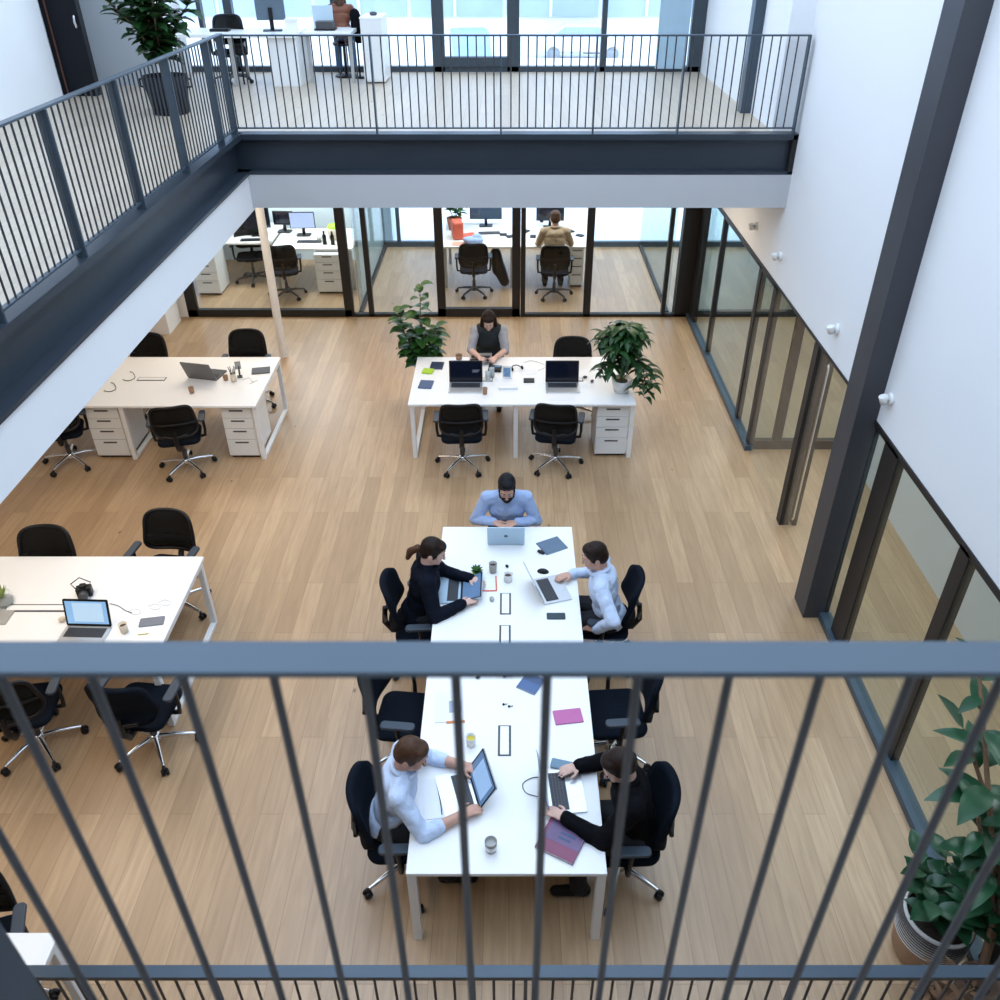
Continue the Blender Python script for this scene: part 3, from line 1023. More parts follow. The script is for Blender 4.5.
    mb.ell(hip + Vector((0, 0, -.02)), (.178, .14, .105), M3)
    legc(mb, .014)
    blob(mb, 'trousers', legs, t, .01, 4)
    for a, k, n in lg:
        mb = MB()
        mb.cap(n + Vector((0, -.045, -.04)), .044, n + Vector((0, .155, -.052)), .036)
        mb.cap(n + Vector((0, -.02, .0)), .05, n + Vector((0, .03, -.04)), .045)
        blob(mb, 'shoe', BLACK, t, .01, 3)
    if collar:
        ring = []
        for k in range(22):
            a = -PI / 2 + .32 + (2 * PI - .64) * k / 21 + PI
            ring.append(neck + M3 @ Vector((.079 * math.sin(a) , .079 * -math.cos(a) + .014, .022 - .035 * max(0, -math.cos(a)))))
        MB().tube(ring, .0165, 8).build('collar', top, t)
    # ---- face details
    for sx in (-1, 1):
        e_ = MB().ell(hp(sx * .031, .083, .010), (.0115, .008, .0075), H3).build('eye', EYEW, t)
        MB().ell(hp(sx * .031, .0895, .0095), (.0062, .004, .0062), H3).build('iris', EYED, e_)
        MB().cap(hp(sx * .017, .0925, .033), .0045, hp(sx * .048, .081, .033), .0035, 8).build('eyebrow', hairm, t)
    MB().ell(hp(0, .0915, -.056), (.023, .007, .0075), H3).build('mouth', LIPS, t)
    # ---- hair
    mb = MB()
    if hair == 'short':
        mb.ell(hp(0, -.022, .052), (.083, .098, .088), H3)
        mb.ell(hp(0, -.05, .01), (.079, .068, .085), H3)
        mb.ell(hp(0, .020, .097), (.066, .058, .036), H3)
        for sx in (-1, 1):
            mb.ell(hp(sx * .066, .005, .03), (.014, .035, .05), H3)
    elif hair == 'long':
        mb.ell(hp(0, -.025, .05), (.086, .100, .088), H3)
        mb.ell(hp(0, .036, .086), (.068, .054, .036), H3)
        for sx in (-1, 1):
            mb.cap(hp(sx * .072, -.005, .05), .030, hp(sx * .088, .01, -.09), .030)
            mb.cap(hp(sx * .088, .01, -.09), .030, hp(sx * .085, .03, -.19), .018)
        mb.ell(hp(0, -.075, -.06), (.085, .05, .14), H3)
    elif hair == 'tied':
        mb.ell(hp(0, -.024, .05), (.082, .099, .087), H3)
        mb.ell(hp(0, -.055, .0), (.075, .06, .08), H3)
        mb.ell(hp(0, .030, .084), (.066, .056, .036), H3)
        for sx in (-1, 1):
            mb.ell(hp(sx * .068, .0, .02), (.012, .04, .05), H3)
    blob(mb, 'hair', hairm, t, .006, 3)
    if hair == 'tied':
        mb = MB()
        mb.ell(hp(0, -.125, -.015), (.035, .035, .035), H3)
        mb.cap(hp(0, -.13, -.02), .03, hp(-.01, -.165, -.075), .034)
        mb.cap(hp(-.01, -.165, -.075), .034, hp(0, -.165, -.14), .02)
        blob(mb, 'ponytail', HAIRM, t, .006, 2)
    if beard:
        mb = MB()
        mb.ell(hp(0, .052, -.078), (.056, .053, .048), H3)
        mb.ell(hp(0, .082, -.092), (.034, .026, .034), H3)
        for sx in (-1, 1):
            mb.cap(hp(sx * .064, .012, -.02), .014, hp(sx * .05, .05, -.072), .02)
        mb.cap(hp(-.026, .089, -.040), .0065, hp(.026, .089, -.040), .0065, 8)
        blob(mb, 'beard', beard, t, .005, 2)
    t['hands'] = 0
    del t['hands']
    return t, arms, HM

def wp(u, v, z=.79): return at(u, v, z)
make_person('bearded man in light blue shirt sitting at the far end of the meeting table', (-.02, 6.60, 0), R(180), lean=.31,
            hands=(at(517, 522, .80), at(494, 522, .80)), hpitch=.45, top=SHIRTB, hair='short', hairm=HAIRB, beard=HAIRB, twist=0)
make_person('person with brown ponytail in navy jacket at the left side of the meeting table', (-.77, 5.39, 0), R(-82), lean=.20,
            hands=(at(470, 578, .80), at(462, 604, .79)), hpitch=.42, hyaw=-.15, top=JACKN, hair='tied', hairm=HAIRD, jacket=True, skin=SKINF)
make_person('man in pale blue shirt with dark hair at the upper right of the meeting table', (.85, 5.33, 0), R(82), lean=.21,
            hands=((.70, 5.08, .62), at(571, 574, .79)), hpitch=.35, hyaw=.15, top=SHIRTP, hair='short', hairm=HAIRD)
make_person('man in white-blue shirt with rolled sleeves at the near left of the meeting table', (-.80, 3.40, 0), R(-88), lean=.27,
            hands=(at(463, 765, .80), at(461, 815, .80)), hpitch=.5, hyaw=-.2, top=SHIRTP, hair='short', hairm=HAIRM, sleeve=.42)
p6, arms6, _ = make_person('person in black jacket holding a phone at the near right of the meeting table', (.86, 3.32, 0), R(90), lean=.26,
            hands=(at(566, 818, .80), at(579, 766, .80)), hpitch=.55, hyaw=.2, top=JACKB, hair='short', hairm=HAIRD, jacket=True, skin=SKINF)
P1 = make_person('woman with long dark hair in a dark vest at the far bench desk', (-.26, 10.44, 0), R(180), lean=.32,
            hands=(at(496, 357, .80), at(479, 357, .80)), hpitch=.6, top=GREYT, hair='long', hairm=HAIRD, collar=False, sleeve=0.0, vest=mat('vest_charcoal', (.02, .026, .028), .85, noise=.3, bump=.3), skin=SKINF)
make_person('man in beige shirt seen from behind in the glass office', (.77, 14.12, 0), R(0), lean=.2,
            hands=((.62, 14.62, .80), (.94, 14.62, .80)), hpitch=.4, top=BEIGE, hair='short', hairm=HAIRM, scale=1.06)
# wristwatch on the arm of the person in black
w_ = arms6[0][2]
e_ = arms6[0][1]
dn = (w_ - e_).normalized()
q = Vector((0, 0, 1)).rotation_difference(dn).to_matrix().to_4x4()
MB().lathe([(.036, -.011), (.041, -.009), (.041, .009), (.036, .011)], 20, Matrix.Translation(w_ - dn * .02) @ q).build('wristwatch', DKGREY, p6)

# ================================================================== LAPTOPS, SCREENS, TABLE THINGS
def laptop(label, loc, rz, body=ALU, lid=None, screen=SCR_OFF, ang=108, wd=.33, dp=.225, group='laptops on the desks', mark=False, win=None, lines=False):
    t = thing('laptop', label, 'laptop', loc, rz, group)
    lid = lid or body
    MB().slab(wd / 2, dp / 2, .001, .014, .012).build('base', body, t)
    kb = B(-wd * .43, wd * .43, -.01, dp * .40, .0135, .0152).build('keyboard', DKGREY, t)
    keys = MB()
    for r in range(5):
        for c_ in range(12):
            x0 = -wd * .42 + c_ * wd * .84 / 12
            y0 = -.006 + r * (dp * .40 + .004) / 5
            keys.box(x0 + .002, x0 + wd * .07 - .002, y0 + .002, y0 + .017, .0152, .0168)
    keys.build('keys', KEYS, kb)
    B(-.05, .05, -dp * .44, -.022, .0138, .0146).build('trackpad', body, t)
    # lid, hinged along the rear edge; its own frame: x across, y up the screen
    M = T(0, dp / 2 - .004, .014) @ Rx(R(180 - ang)) @ T(0, 0, 0)
    M = T(0, dp / 2 - .004, .014) @ Matrix(((1, 0, 0, 0), (0, math.cos(R(180 - ang)), -math.sin(R(180 - ang)), 0), (0, math.sin(R(180 - ang)), math.cos(R(180 - ang)), 0), (0, 0, 0, 1)))
    h = dp * .98
    l = MB().slab(wd / 2, h / 2, -.008, 0, .012, M @ T(0, h / 2, 0)).build('lid', lid, t)
    B(-wd / 2 + .004, wd / 2 - .004, .006, h - .005, .0, .0012, ).build('bezel', BLACK, l).matrix_local = M
    sc = B(-wd / 2 + .016, wd / 2 - .016, .022, h - .016, .0012, .002).build('screen', screen, l)
    sc.matrix_local = M
    if win:
        o = B(-wd * .30, wd * .36, .04, h - .03, .002, .0024).build('window_on_screen', win, l)
        o.matrix_local = M
    if lines:
        mb = MB()
        for k in range(3):
            mb.box(wd * .20, wd * (.42 - .03 * k), h * .56 - k * .012, h * .56 - k * .012 + .004, .002, .0024)
        mb.build('text_lines', mat('screen_text', (.3, .33, .4), .4, emit=(.3, .33, .4), estr=.3), l).matrix_local = M
    if mark:
        mb = MB()
        mb.ell((-.006, h * .5, -.0082), (.012, .015, .001)).ell((.006, h * .5, -.0082), (.012, .015, .001))
        mb.ell((.005, h * .5 + .019, -.0082), (.003, .007, .001), Rz(-.6).to_3x3())
        mb.build('logo', DKGREY, l).matrix_local = M
    return t

def A(u, v, dz=0.0): return at(u, v, TT + dz) + Vector((0, 0, 0.0005))

def flat(name, label, cat, p, rz, w_, d_, h_, m, group=None, rad=.004):
    o = MB().slab(w_ / 2, d_ / 2, 0, h_, rad).build(name, m, None, 0, p, rz)
    return tag(o, label, cat, group)

def book(name, label, cat, p, rz, w_, d_, h_, m, inner=PAPER, deco=None):
    t = thing(name, label, cat, p, rz)
    B(-w_ / 2, w_ / 2, -d_ / 2, d_ / 2, h_ - .0015, h_).build('cover', m, t)
    B(-w_ / 2, w_ / 2, -d_ / 2, d_ / 2, 0, .0015).build('cover', m, t)
    B(-w_ / 2 + .003, w_ / 2 - .003, -d_ / 2 + .003, d_ / 2 - .003, .0015, h_ - .0015).build('pages', inner, t)
    B(-w_ / 2 - .001, -w_ / 2 + .002, -d_ / 2, d_ / 2, 0, h_).build('spine', m, t)
    if deco:
        for q_, ((x0, x1, y0, y1), dm) in enumerate(deco):
            B(x0 * w_, x1 * w_, y0 * d_, y1 * d_, h_, h_ + .0006 * (q_ + 1)).build('cover_panel', dm, t)
    return t

def cup(label, p, m, r=.036, h=.09, drink=COFFEE, handle=0.0, taper=.82, group='cups on the desks', sleeve=None):
    t = thing('cup', label, 'cup', p, handle, group)
    MB().lathe([(.001, 0), (r * taper, 0), (r, h), (r - .003, h), (r * taper - .004, .006), (.001, .006)], 24).build('body', m, t)
    MB().lathe([(.001, h * .72), (r * .93 - .0035, h * .72)], 24).build('drink', drink, t)
    if handle:
        MB().tube([(r * .9, 0, h * .8), (r + .022, 0, h * .75), (r + .026, 0, h * .45), (r * .86, 0, h * .25)], .005, 8).build('handle', m, t)
    if sleeve:
        MB().lathe([(r * (taper + .18 * .25) + .001, h * .25), (r * (taper + .18 * .7) + .001, h * .7)], 24).build('sleeve', sleeve, t)
    return t

def phone(label, p, rz, m=BLACK, group=None, w_=.073, d_=.15):
    t = thing('phone', label, 'phone', p, rz, group)
    MB().slab(w_ / 2, d_ / 2, 0, .0075, .01).build('case', m, t)
    MB().slab(w_ / 2 - .004, d_ / 2 - .004, .0075, .0082, .008).build('screen', SCR_OFF if m is BLACK else m, t)
    return t

def mouse(label, p, rz, m=BLACK):
    t = thing('computer_mouse', label, 'mouse', p, rz)
    mb = MB().ell((0, 0, .0), (.03, .052, .032))
    mb.v = [Vector((v.x, v.y, max(v.z, 0))) for v in mb.v]
    mb.build('shell', m, t)
    MB().tube([(0, .015, .031), (0, .03, .0285)], .004, 8).build('wheel', DKGREY, t)
    return t

def cable(label, pts, m=CABLEW, r=.0025, cat='cable', name='cable'):
    P = [Vector(p) for p in pts]
    out = []
    for i in range(len(P) - 1):
        a, b, c, d = P[max(i - 1, 0)], P[i], P[i + 1], P[min(i + 2, len(P) - 1)]
        for k in range(6):
            t_ = k / 6
            out.append(.5 * ((2 * b) + (c - a) * t_ + (2 * a - 5 * b + 4 * c - d) * t_ ** 2 + (3 * b - a - 3 * c + d) * t_ ** 3))
    out.append(P[-1])
    return tag(MB().tube([q + Vector((0, 0, r)) for q in out], r, 6).build(name, m), label, cat)

def tub(name, label, cat, p, prof, m, inner=None, iz=None):
    t = thing(name, label, cat, p)
    MB().lathe(prof, 28).build('pot', m, t)
    return t

# ---- meeting table, far half
hq = at(506, 545, TT)
laptop('silver laptop seen from behind, open in front of the bearded man', (hq.x, hq.y + .11, TT + .0005), R(180), ALUB, mark=True, ang=102)
laptop('blue-lit laptop under the hands of the person with the ponytail', A(449, 591), R(-90), ALUB, screen=SCR_DIM, ang=160, dp=.20)
laptop('open laptop in front of the man at the upper right of the meeting table', A(552, 590), R(107), ALU, screen=SCR_DIM, ang=112, dp=.24)
book('notebook', 'slate blue folder on the far right corner of the meeting table', 'folder', A(552, 546), R(28), .22, .19, .008, SLATE)
tag(MB().ell((0, 0, .012), (.022, .04, .012)).build('glasses_case', BLACK, None, 0, A(541, 553), R(50)), 'small black case beside the slate blue folder', 'case')
mouse('black mouse beside the laptop of the man at the upper right', A(543, 572), R(80))
phone('dark phone lying near the right edge of the table, above the railing', A(556, 616.5), R(90), mat('phone_teal', (.015, .04, .05), .3, noise=.1))
cup('white cup of coffee standing left of the middle of the far table half', A(493, 572), GREYC, .036, .095)
cup('white mug with black coffee on the far table half', A(508, 581), WHITEC, .036, .075, handle=.9, taper=.95)
tag(MB().ell((0, 0, .01), (.014, .02, .01)).build('earphone_case', BLACK, None, 0, A(507, 567), .4), 'tiny black case behind the white mug', 'case')
t = thing('notepad', 'white notepad with red edges between the laptops', 'notepad', A(486, 585), R(2))
B(-.09, .09, -.075, .10, 0, .004).build('pages', PAPER, t)
B(-.09, .09, -.085, -.073, 0, .006).build('red_edge', REDM, t)
B(.08, .092, -.075, .11, 0, .006).build('red_edge', REDM, t)
t = thing('potted_succulent', 'tiny green plant in a cup by the ponytailed person\'s hand', 'plant', A(477, 577), 0, None, 1.35)
MB().lathe([(.001, 0), (.024, 0), (.03, .05), (.027, .05), (.022, .005)], 20).build('pot', LIME, t)
mb = MB()
for k in range(16):
    a = k * 2.4
    mb.leaf((0, 0, .045), (math.cos(a), math.sin(a), 1.2 - k * .05), (0, 0, 1), .05, .02, .3)
mb.build('foliage', LEAFM, t)
tag(MB().ell((0, 0, .012), (.02, .03, .014)).build('eraser', GREYC, None, 0, A(492, 600), .2), 'small grey block beside the red-edged notepad', 'block')
# ---- near half
t = book('tablet_case', 'dark blue tablet case under the handrail on the meeting table', 'tablet', A(531, 684), R(-30), .15, .17, .012, mat('tablet_blue', (.06, .12, .27), .4, noise=.1), deco=[((-.4, .4, .05, .4), NAVY)])
for u, v, l in ((478, 678, 'black paper clip near the left of the near table half'), (505, 677, 'black cable plug just below the handrail on the table'), (510, 676, 'second black cable plug just below the handrail')):
    tag(MB().ell((0, 0, .01), (.018, .012, .01)).build('cable_plug' if 'plug' in l else 'paper_clip', BLACK, None, 0, A(u, v), .5), l, 'plug' if 'plug' in l else 'clip')
for u, v, l in ((503.5, 705, 'black earbud on the near table half, left one'), (509, 707, 'black earbud on the near table half, right one')):
    t = thing('earbud', l, 'earbud', A(u, v))
    MB().ell((0, 0, .008), (.009, .009, .008)).build('head', BLACK, t)
    MB().tube([(.004, 0, .006), (.028, .006, .005)], .003, 6).build('stem', DKGREY, t)
t = thing('notepad', 'open white planner with printed page and orange edge', 'notepad', A(449, 708), R(4))
B(-.10, .10, -.13, .15, 0, .006).build('pages', PAPER, t)
B(.0, .09, -.05, .06, .006, .0066).build('print', PRINT, t)
B(-.02, .11, -.142, -.125, 0, .008).build('orange_edge', mat('orange', (.7, .25, .08), .6, noise=.1), t)
cup('pale cup of yellow tea on the near table half', A(471, 745), WHITEC, .036, .085, drink=YELL)
cup('grey cup near the end of the meeting table', A(491, 850), GREYC, .038, .09, drink=GREYC, sleeve=WHITEC)
flat('notebook', 'pink notebook on the right of the near table half', 'notebook', A(568, 717), R(8), .20, .125, .01, PINK)
book('notebook', 'maroon hardback notebook with purple cover at the near right corner', 'notebook', A(562, 841), R(-28), .25, .24, .022, MAROON, deco=[((-.42, .5, -.15, .5), PURPLE), ((-.1, .3, .12, .18), NAVY), ((-.1, .22, -.02, .04), NAVY)])
laptop('open laptop used by the man with rolled sleeves', A(457, 795), R(-74), ALU, screen=SCR_DIM, ang=122, dp=.22, win=mat('screen_page', (.2,.3,.45), .3, emit=(.28, .45, .68), estr=.7, noise=.2))
flat('paper_sheet', 'white paper pad under the forearms of the man with rolled sleeves', 'paper', A(440, 798), R(8), .22, .30, .006, PAPER)
cable('thin dark pen lying on the white paper pad', [A(436, 780, .007), A(440, 800, .007), A(442, 815, .007)], BLACK, .003, 'pen', 'pen')
laptop('open laptop in front of the person in the black jacket', A(565, 792), R(95), ALU, screen=SCR_DIM, ang=104, dp=.24)
cable('black loop of cable behind the laptop of the person in black', [A(545, 778), A(533, 778), A(523, 784), A(526, 793), A(538, 797)], BLACK, .003)
phone('blue-grey phone in the hand of the person in the black jacket', at(562, 765, TT + .012), R(75), mat('phone_blue', (.12, .22, .3), .3, noise=.1))

# ---- far bench desk (under the far gallery)
for u, l, ln in ((466, 'black-screened laptop with a line of text on the far bench desk', True), (562, 'black-screened laptop on the far bench desk beside the plant', False)):
    q = at(u, 384, TT)
    laptop(l, (q.x, q.y - .11, TT + .0005), 0, ALU, lid=DKGREY, screen=SCR_OFF, ang=100, wd=.40, dp=.27, lines=ln)
q = at(481, 357, TT)
laptop('slim silver laptop under the hands of the woman at the far bench', (q.x, q.y, TT + .0005), R(180), ALU, ang=165, wd=.28, dp=.18)
flat('notebook', 'navy notebook at the left end of the far bench desk', 'notebook', A(426, 385), R(-6), .16, .20, .014, NAVY)
flat('notebook', 'lime green notebook on the navy one at the far bench desk', 'notebook', A(428, 372), R(-10), .13, .12, .022, LIME)
flat('tablet', 'dark tablet near the back left corner of the far bench desk', 'tablet', A(437, 366), R(-4), .16, .20, .01, mat('tablet_navy', (.03, .045, .09), .3, noise=.2))
cup('dark brown bowl at the back of the far bench desk', A(459, 359), CARD, .045, .06)
cup('brown paper cup beside the left black-screened laptop', A(485, 394), CARD, .03, .08)
cup('clear tumbler of water between the laptops on the far bench', A(488, 381), mat('smoky_glass', (.42, .47, .48), .15, noise=.2), .034, .12, drink=GREYC)
cup('second clear tumbler close behind the paper cup on the far bench', A(492, 377), MATS['smoky_glass'], .034, .12, drink=GREYC)
t = thing('desk_phone', 'black desk phone in the middle of the far bench desk', 'phone', A(495, 370), R(-5))
B(-.08, .08, -.07, .07, 0, .035).build('base', BLACK, t, .006)
B(-.078, -.03, -.075, .075, .035, .06).build('handset', BLACK, t, .012)
B(-.01, .07, .01, .055, .035, .037).build('display', SCR_DIM, t)
t = thing('photo_frame', 'small upright photo frame on the far bench desk', 'picture', A(507, 378), R(-8))
B(-.055, .055, -.006, .006, 0, .16).build('frame', WHITEC, t, .002)
B(-.043, .043, -.008, -.005, .02, .14).build('photo', mat('photo_blue', (.15, .28, .45), .5, noise=.7, scale=25), t)
flat('paper_tray', 'white tray of papers in front of the photo frame', 'tray', A(508, 388), R(3), .22, .11, .03, PAPER)
t = thing('headphones', 'black headphones lying on the far bench desk', 'headphones', A(517, 370), R(20))
MB().tube([(.065 * math.cos(PI * k / 10), .075 * math.sin(PI * k / 10), .012 + .02 * math.sin(PI * k / 10)) for k in range(11)], .006, 8).build('band', BLACK, t)
for sx in (-1, 1):
    MB().ell((sx * .065, -.005, .025), (.014, .03, .025)).build('ear_pad', BLACK, t)
flat('tablet', 'small black tablet left of the right black-screened laptop', 'tablet', A(529, 381), R(0), .13, .10, .015, BLACK)
flat('paper_sheet', 'loose sheet of white paper in front of the right black-screened laptop', 'paper', A(562, 399), R(4), .3, .08, .002, PAPER)
flat('paper_sheet', 'white sheet at the back edge of the far bench desk', 'paper', A(528, 372), R(10), .2, .14, .002, PAPER)
cable('grey cable running behind the right black-screened laptop', [A(538, 371), A(546, 366), A(532, 361), A(524, 363)], GREYC)
for i, (u, v) in enumerate(((585, 378), (592, 382), (600, 377))):
    tag(MB().ell((0, 0, .014), (.028, .02, .015)).build('desk_ornament', DKGREY, None, 0, A(u, v), i), ['dark trinket right of the laptop on the far bench', 'dark trinket in the middle between laptop and plant', 'dark trinket nearest the plant on the far bench'][i], 'trinket')

# ---- left-hand desk
q = at(205, 379, TT)
laptop('dark grey laptop seen from behind on the left-hand desk', (q.x, q.y + .12, TT + .0005), R(168), DKGREY, lid=mat('lid_grey', (.16, .155, .155), .45, .3, noise=.05), ang=112, wd=.38, dp=.27)
cup('brown paper cup at the front of the left-hand desk', A(192, 393), CARD, .032, .075)
cup('brown cup beside the white pen pot on the left-hand desk', A(226, 380), CARD, .032, .06)
t = thing('pen_pot', 'cream pot of pens on the left-hand desk', 'pot', A(234, 381))
MB().lathe([(.001, 0), (.036, 0), (.036, .1), (.032, .1), (.032, .006), (.001, .006)], 20).build('pot', CREAM, t)
for k in range(7):
    a = k * 2.3
    MB().tube([(.012 * math.cos(a), .012 * math.sin(a), .02), (.045 * math.cos(a), .045 * math.sin(a), .18)], .004, 6).build('pen', DKGREY if k % 2 else BLACK, t)
t = thing('desk_stand', 'grey phone holder beside the pen pot on the left-hand desk', 'holder', A(240, 377), R(20))
B(-.03, .03, -.03, .03, 0, .012).build('base', DKGREY, t)
MB().bar((0, 0, .01), (.01, .02, .17), .02, .012).build('arm', DKGREY, t)
B(-.035, .035, .01, .02, .1, .2).build('plate', GREYC, t)
flat('tablet', 'black tablet at the right end of the left-hand desk', 'tablet', A(261, 371), R(12), .22, .17, .012, mat('tablet_dark', (.04, .042, .05), .4, noise=.1))
for i, (u, v) in enumerate(((131, 377), (112, 388))):
    cable(['black curled cable at the back of the left-hand desk', 'black curled cable nearer the front of the left-hand desk'][i], [A(u - 8, v + 3), A(u - 2, v + 4), A(u + 4, v + 1), A(u + 2, v - 4), A(u - 1, v - 5)], BLACK, .004)
cable('white cable loops beside the tablet on the left-hand desk', [A(243, 380), A(249, 378), A(253, 382), A(258, 380), A(250, 384)], GREYC)

# ---- wide left desk
q = at(89, 628, TT)
laptop('laptop with a bright blue screen on the wide left desk', (q.x, q.y - .11, TT + .0005), R(-2), ALU, lid=BLACK, screen=SCR_BLUE, ang=104, wd=.36, dp=.24, win=SCR_WIN)
t = thing('camera', 'black camera standing behind the blue-screen laptop', 'camera', A(86, 595), R(15))
B(-.06, .06, -.035, .035, 0, .09).build('body', BLACK, t, .01)
MB().lathe([(.001, 0), (.036, 0), (.036, .07), (.028, .07), (.001, .065)], 20, T(0, -.03, .045) @ Rx(PI / 2)).build('lens', DKGREY, t)
B(-.025, .025, -.03, .02, .09, .115).build('viewfinder', BLACK, t, .006)
MB().tube([(-.06, 0, .08), (-.09, .02, .12), (-.02, .05, .15), (.06, .03, .1)], .005, 6).build('strap', BLACK, t)
cup('brown coffee cup right of the blue-screen laptop', A(125, 632), CREAM, .034, .085)
phone('grey phone on the wide left desk', A(152, 622), R(100), mat('phone_grey', (.14, .16, .2), .4, noise=.1), w_=.10, d_=.19)
cable('yellow pencil on the wide left desk', [A(138, 635), A(143, 634.5), A(149, 634)], YELL, .004, 'pencil', 'pencil')
cable('dark cable with a white plug beside the blue-screen laptop', [A(110, 604), A(118, 606), A(126, 611), A(132, 613)], DKGREY, .003)
for i, (u, v) in enumerate(((135, 612), (155, 607), (165, 603))):
    cable(['white cable curl left on the wide left desk', 'white cable curl in the middle of the wide left desk', 'white cable curl near the right edge of the wide left desk'][i], [A(u - 7, v), A(u, v - 3), A(u + 6, v), A(u + 1, v + 3), A(u - 5, v + 1)], CABLEW)
tag(MB().ell((0, 0, .02), (.03, .025, .022)).build('earphone_tangle', CREAM, None, 0, A(63, 621), .4), 'cream coloured lump left of the blue-screen laptop', 'earphones')  # plain lump standing in for tangled earphones
t = thing('glass_vase', 'glass jar with a small green plant at the left edge of the desk', 'plant', A(5, 604))
MB().lathe([(.001, 0), (.07, 0), (.085, .05), (.07, .11), (.06, .11), (.07, .05), (.06, .006)], 24).build('jar', GLASS, t)
MB().lathe([(.001, .01), (.065, .01), (.075, .045), (.001, .06)], 20).build('pebbles', GREYC, t)
mb = MB()
for k in range(12):
    a = k * 2.4
    mb.leaf((0, 0, .05), (math.cos(a) * .5, math.sin(a) * .5, 1), (0, 0, 1), .13, .022, .25)
mb.build('foliage', mat('leaf_pale', (.22, .3, .08), .5, noise=.5, scale=30), t)
flat('tray', 'pale tray under the glass jar at the left edge', 'tray', A(-2, 618), 0, .2, .16, .012, GREYC)

# ================================================================== PLANTS
def pot_plant(label, loc, pot_prof, potm, group=None, bands=None, cat='plant'):
    t = thing('potted_plant', label, cat, loc)
    MB().lathe(pot_prof, 36).build('pot', potm, t)
    return t

def soil(t, r, z):
    MB().lathe([(.001, z + .01), (r * .5, z + .008), (r, z)], 24).build('soil', SOIL, t)

def rnd(a, b): return random.uniform(a, b)

def crown(t, stems, leafm, L, W, per, droop=.6, spread=1.0, m_stem=STEM, up=.35, sr=.009, tip=1.0):
    """stems: lists of points; leaves all along the upper part of each"""
    mb, sb = MB(), MB()
    for st in stems:
        st = [Vector(p) for p in st]
        sb.tube(st, [sr * (1 - .5 * i / (len(st) - 1)) for i in range(len(st))], 7)
        for k in range(per):
            f = .25 + .75 * k / max(1, per - 1)
            x = f * (len(st) - 1)
            i = min(int(x), len(st) - 2)
            p = st[i].lerp(st[i + 1], x - i)
            a = k * 2.4 + rnd(-.4, .4)
            d = Vector((math.cos(a) * spread, math.sin(a) * spread, up + rnd(-.25, .35) + (f > .9) * .5))
            s_ = rnd(.72, 1.15) * (1.0 if f < .85 else .8)
            mb.leaf(p, d, (0, 0, 1), L * s_, W * s_, droop * rnd(.6, 1.4), rnd(.15, .4), 5, tip)
    sb.build('stem', m_stem, t)
    return mb.build('foliage', leafm, t)

def pots(r0, r1, h, wall=.02): return [(.001, 0), (r0, 0), (r1, h), (r1 - wall, h), (r1 - wall * 1.2, h * .85), (.001, h * .84)]

# plant behind the left end of the far bench desk
pl = at(412, 352, .75)
t = pot_plant('leafy green plant standing on the floor behind the left end of the far bench', (-1.05, 10.22, 0), pots(.12, .15, .32), WHITEC)
soil(t, .125, .27)
crown(t, [[(0, 0, .27), (-.04, 0, .7), (-.08, -.02, 1.1), (-.06, .0, 1.58)], [(0, 0, .27), (-.16, .0, .65), (-.28, -.03, .95), (-.34, -.02, 1.25)], [(0, 0, .27), (.0, .02, .6), (.06, .02, .85), (.10, .02, 1.02)], [(0, 0, .27), (-.12, .02, .5), (-.22, .0, .7), (-.26, .02, .9)]],
      LEAFM, .22, .16, 30, .95, 1.0, BARK, .25)
# drooping plant in a white pot on the far bench desk
q = A(621, 391)
t = pot_plant('bushy drooping plant in a white pot on the right end of the far bench', q, pots(.085, .125, .16, .012), WHITEC)
soil(t, .105, .13)
ss = []
for k in range(14):
    a = k * 2.4
    r = .07 + .22 * ((k * 7) % 10) / 10
    hz = .76 - r * .9
    ss.append([(0, 0, .13), (r * .25 * math.cos(a), r * .25 * math.sin(a), .13 + hz * .6), (r * .7 * math.cos(a) - .02, r * .7 * math.sin(a), .13 + hz), (r * 1.15 * math.cos(a) - .02, r * 1.15 * math.sin(a), .13 + hz * .86)])
ss.append([(0, 0, .13), (.12, -.05, .4), (.24, -.08, .36), (.30, -.10, .18), (.32, -.11, .02)])
ss.append([(0, 0, .13), (.10, -.09, .38), (.19, -.14, .34), (.24, -.17, .15), (.25, -.18, 0.0)])
ss.append([(0, 0, .13), (-.10, -.06, .38), (-.18, -.08, .36), (-.24, -.09, .24)])
crown(t, ss, LEAFD, .25, .075, 24, 1.8, .9, STEM, .25, .006)
# plant in the middle office
t = pot_plant('leafy plant in a terracotta pot on the desk in the middle office', (-.98, 15.35, OT), pots(.10, .14, .2), mat('terracotta', (.5, .16, .11), .7, noise=.1))
crown(t, [[(0, 0, .17), (.05, 0, .4), (.1, 0, .62)], [(0, 0, .17), (-.1, 0, .4), (-.2, 0, .52)], [(0, 0, .17), (.1, -.02, .35), (.28, -.02, .5)]], LEAFM, .26, .11, 16, .8)
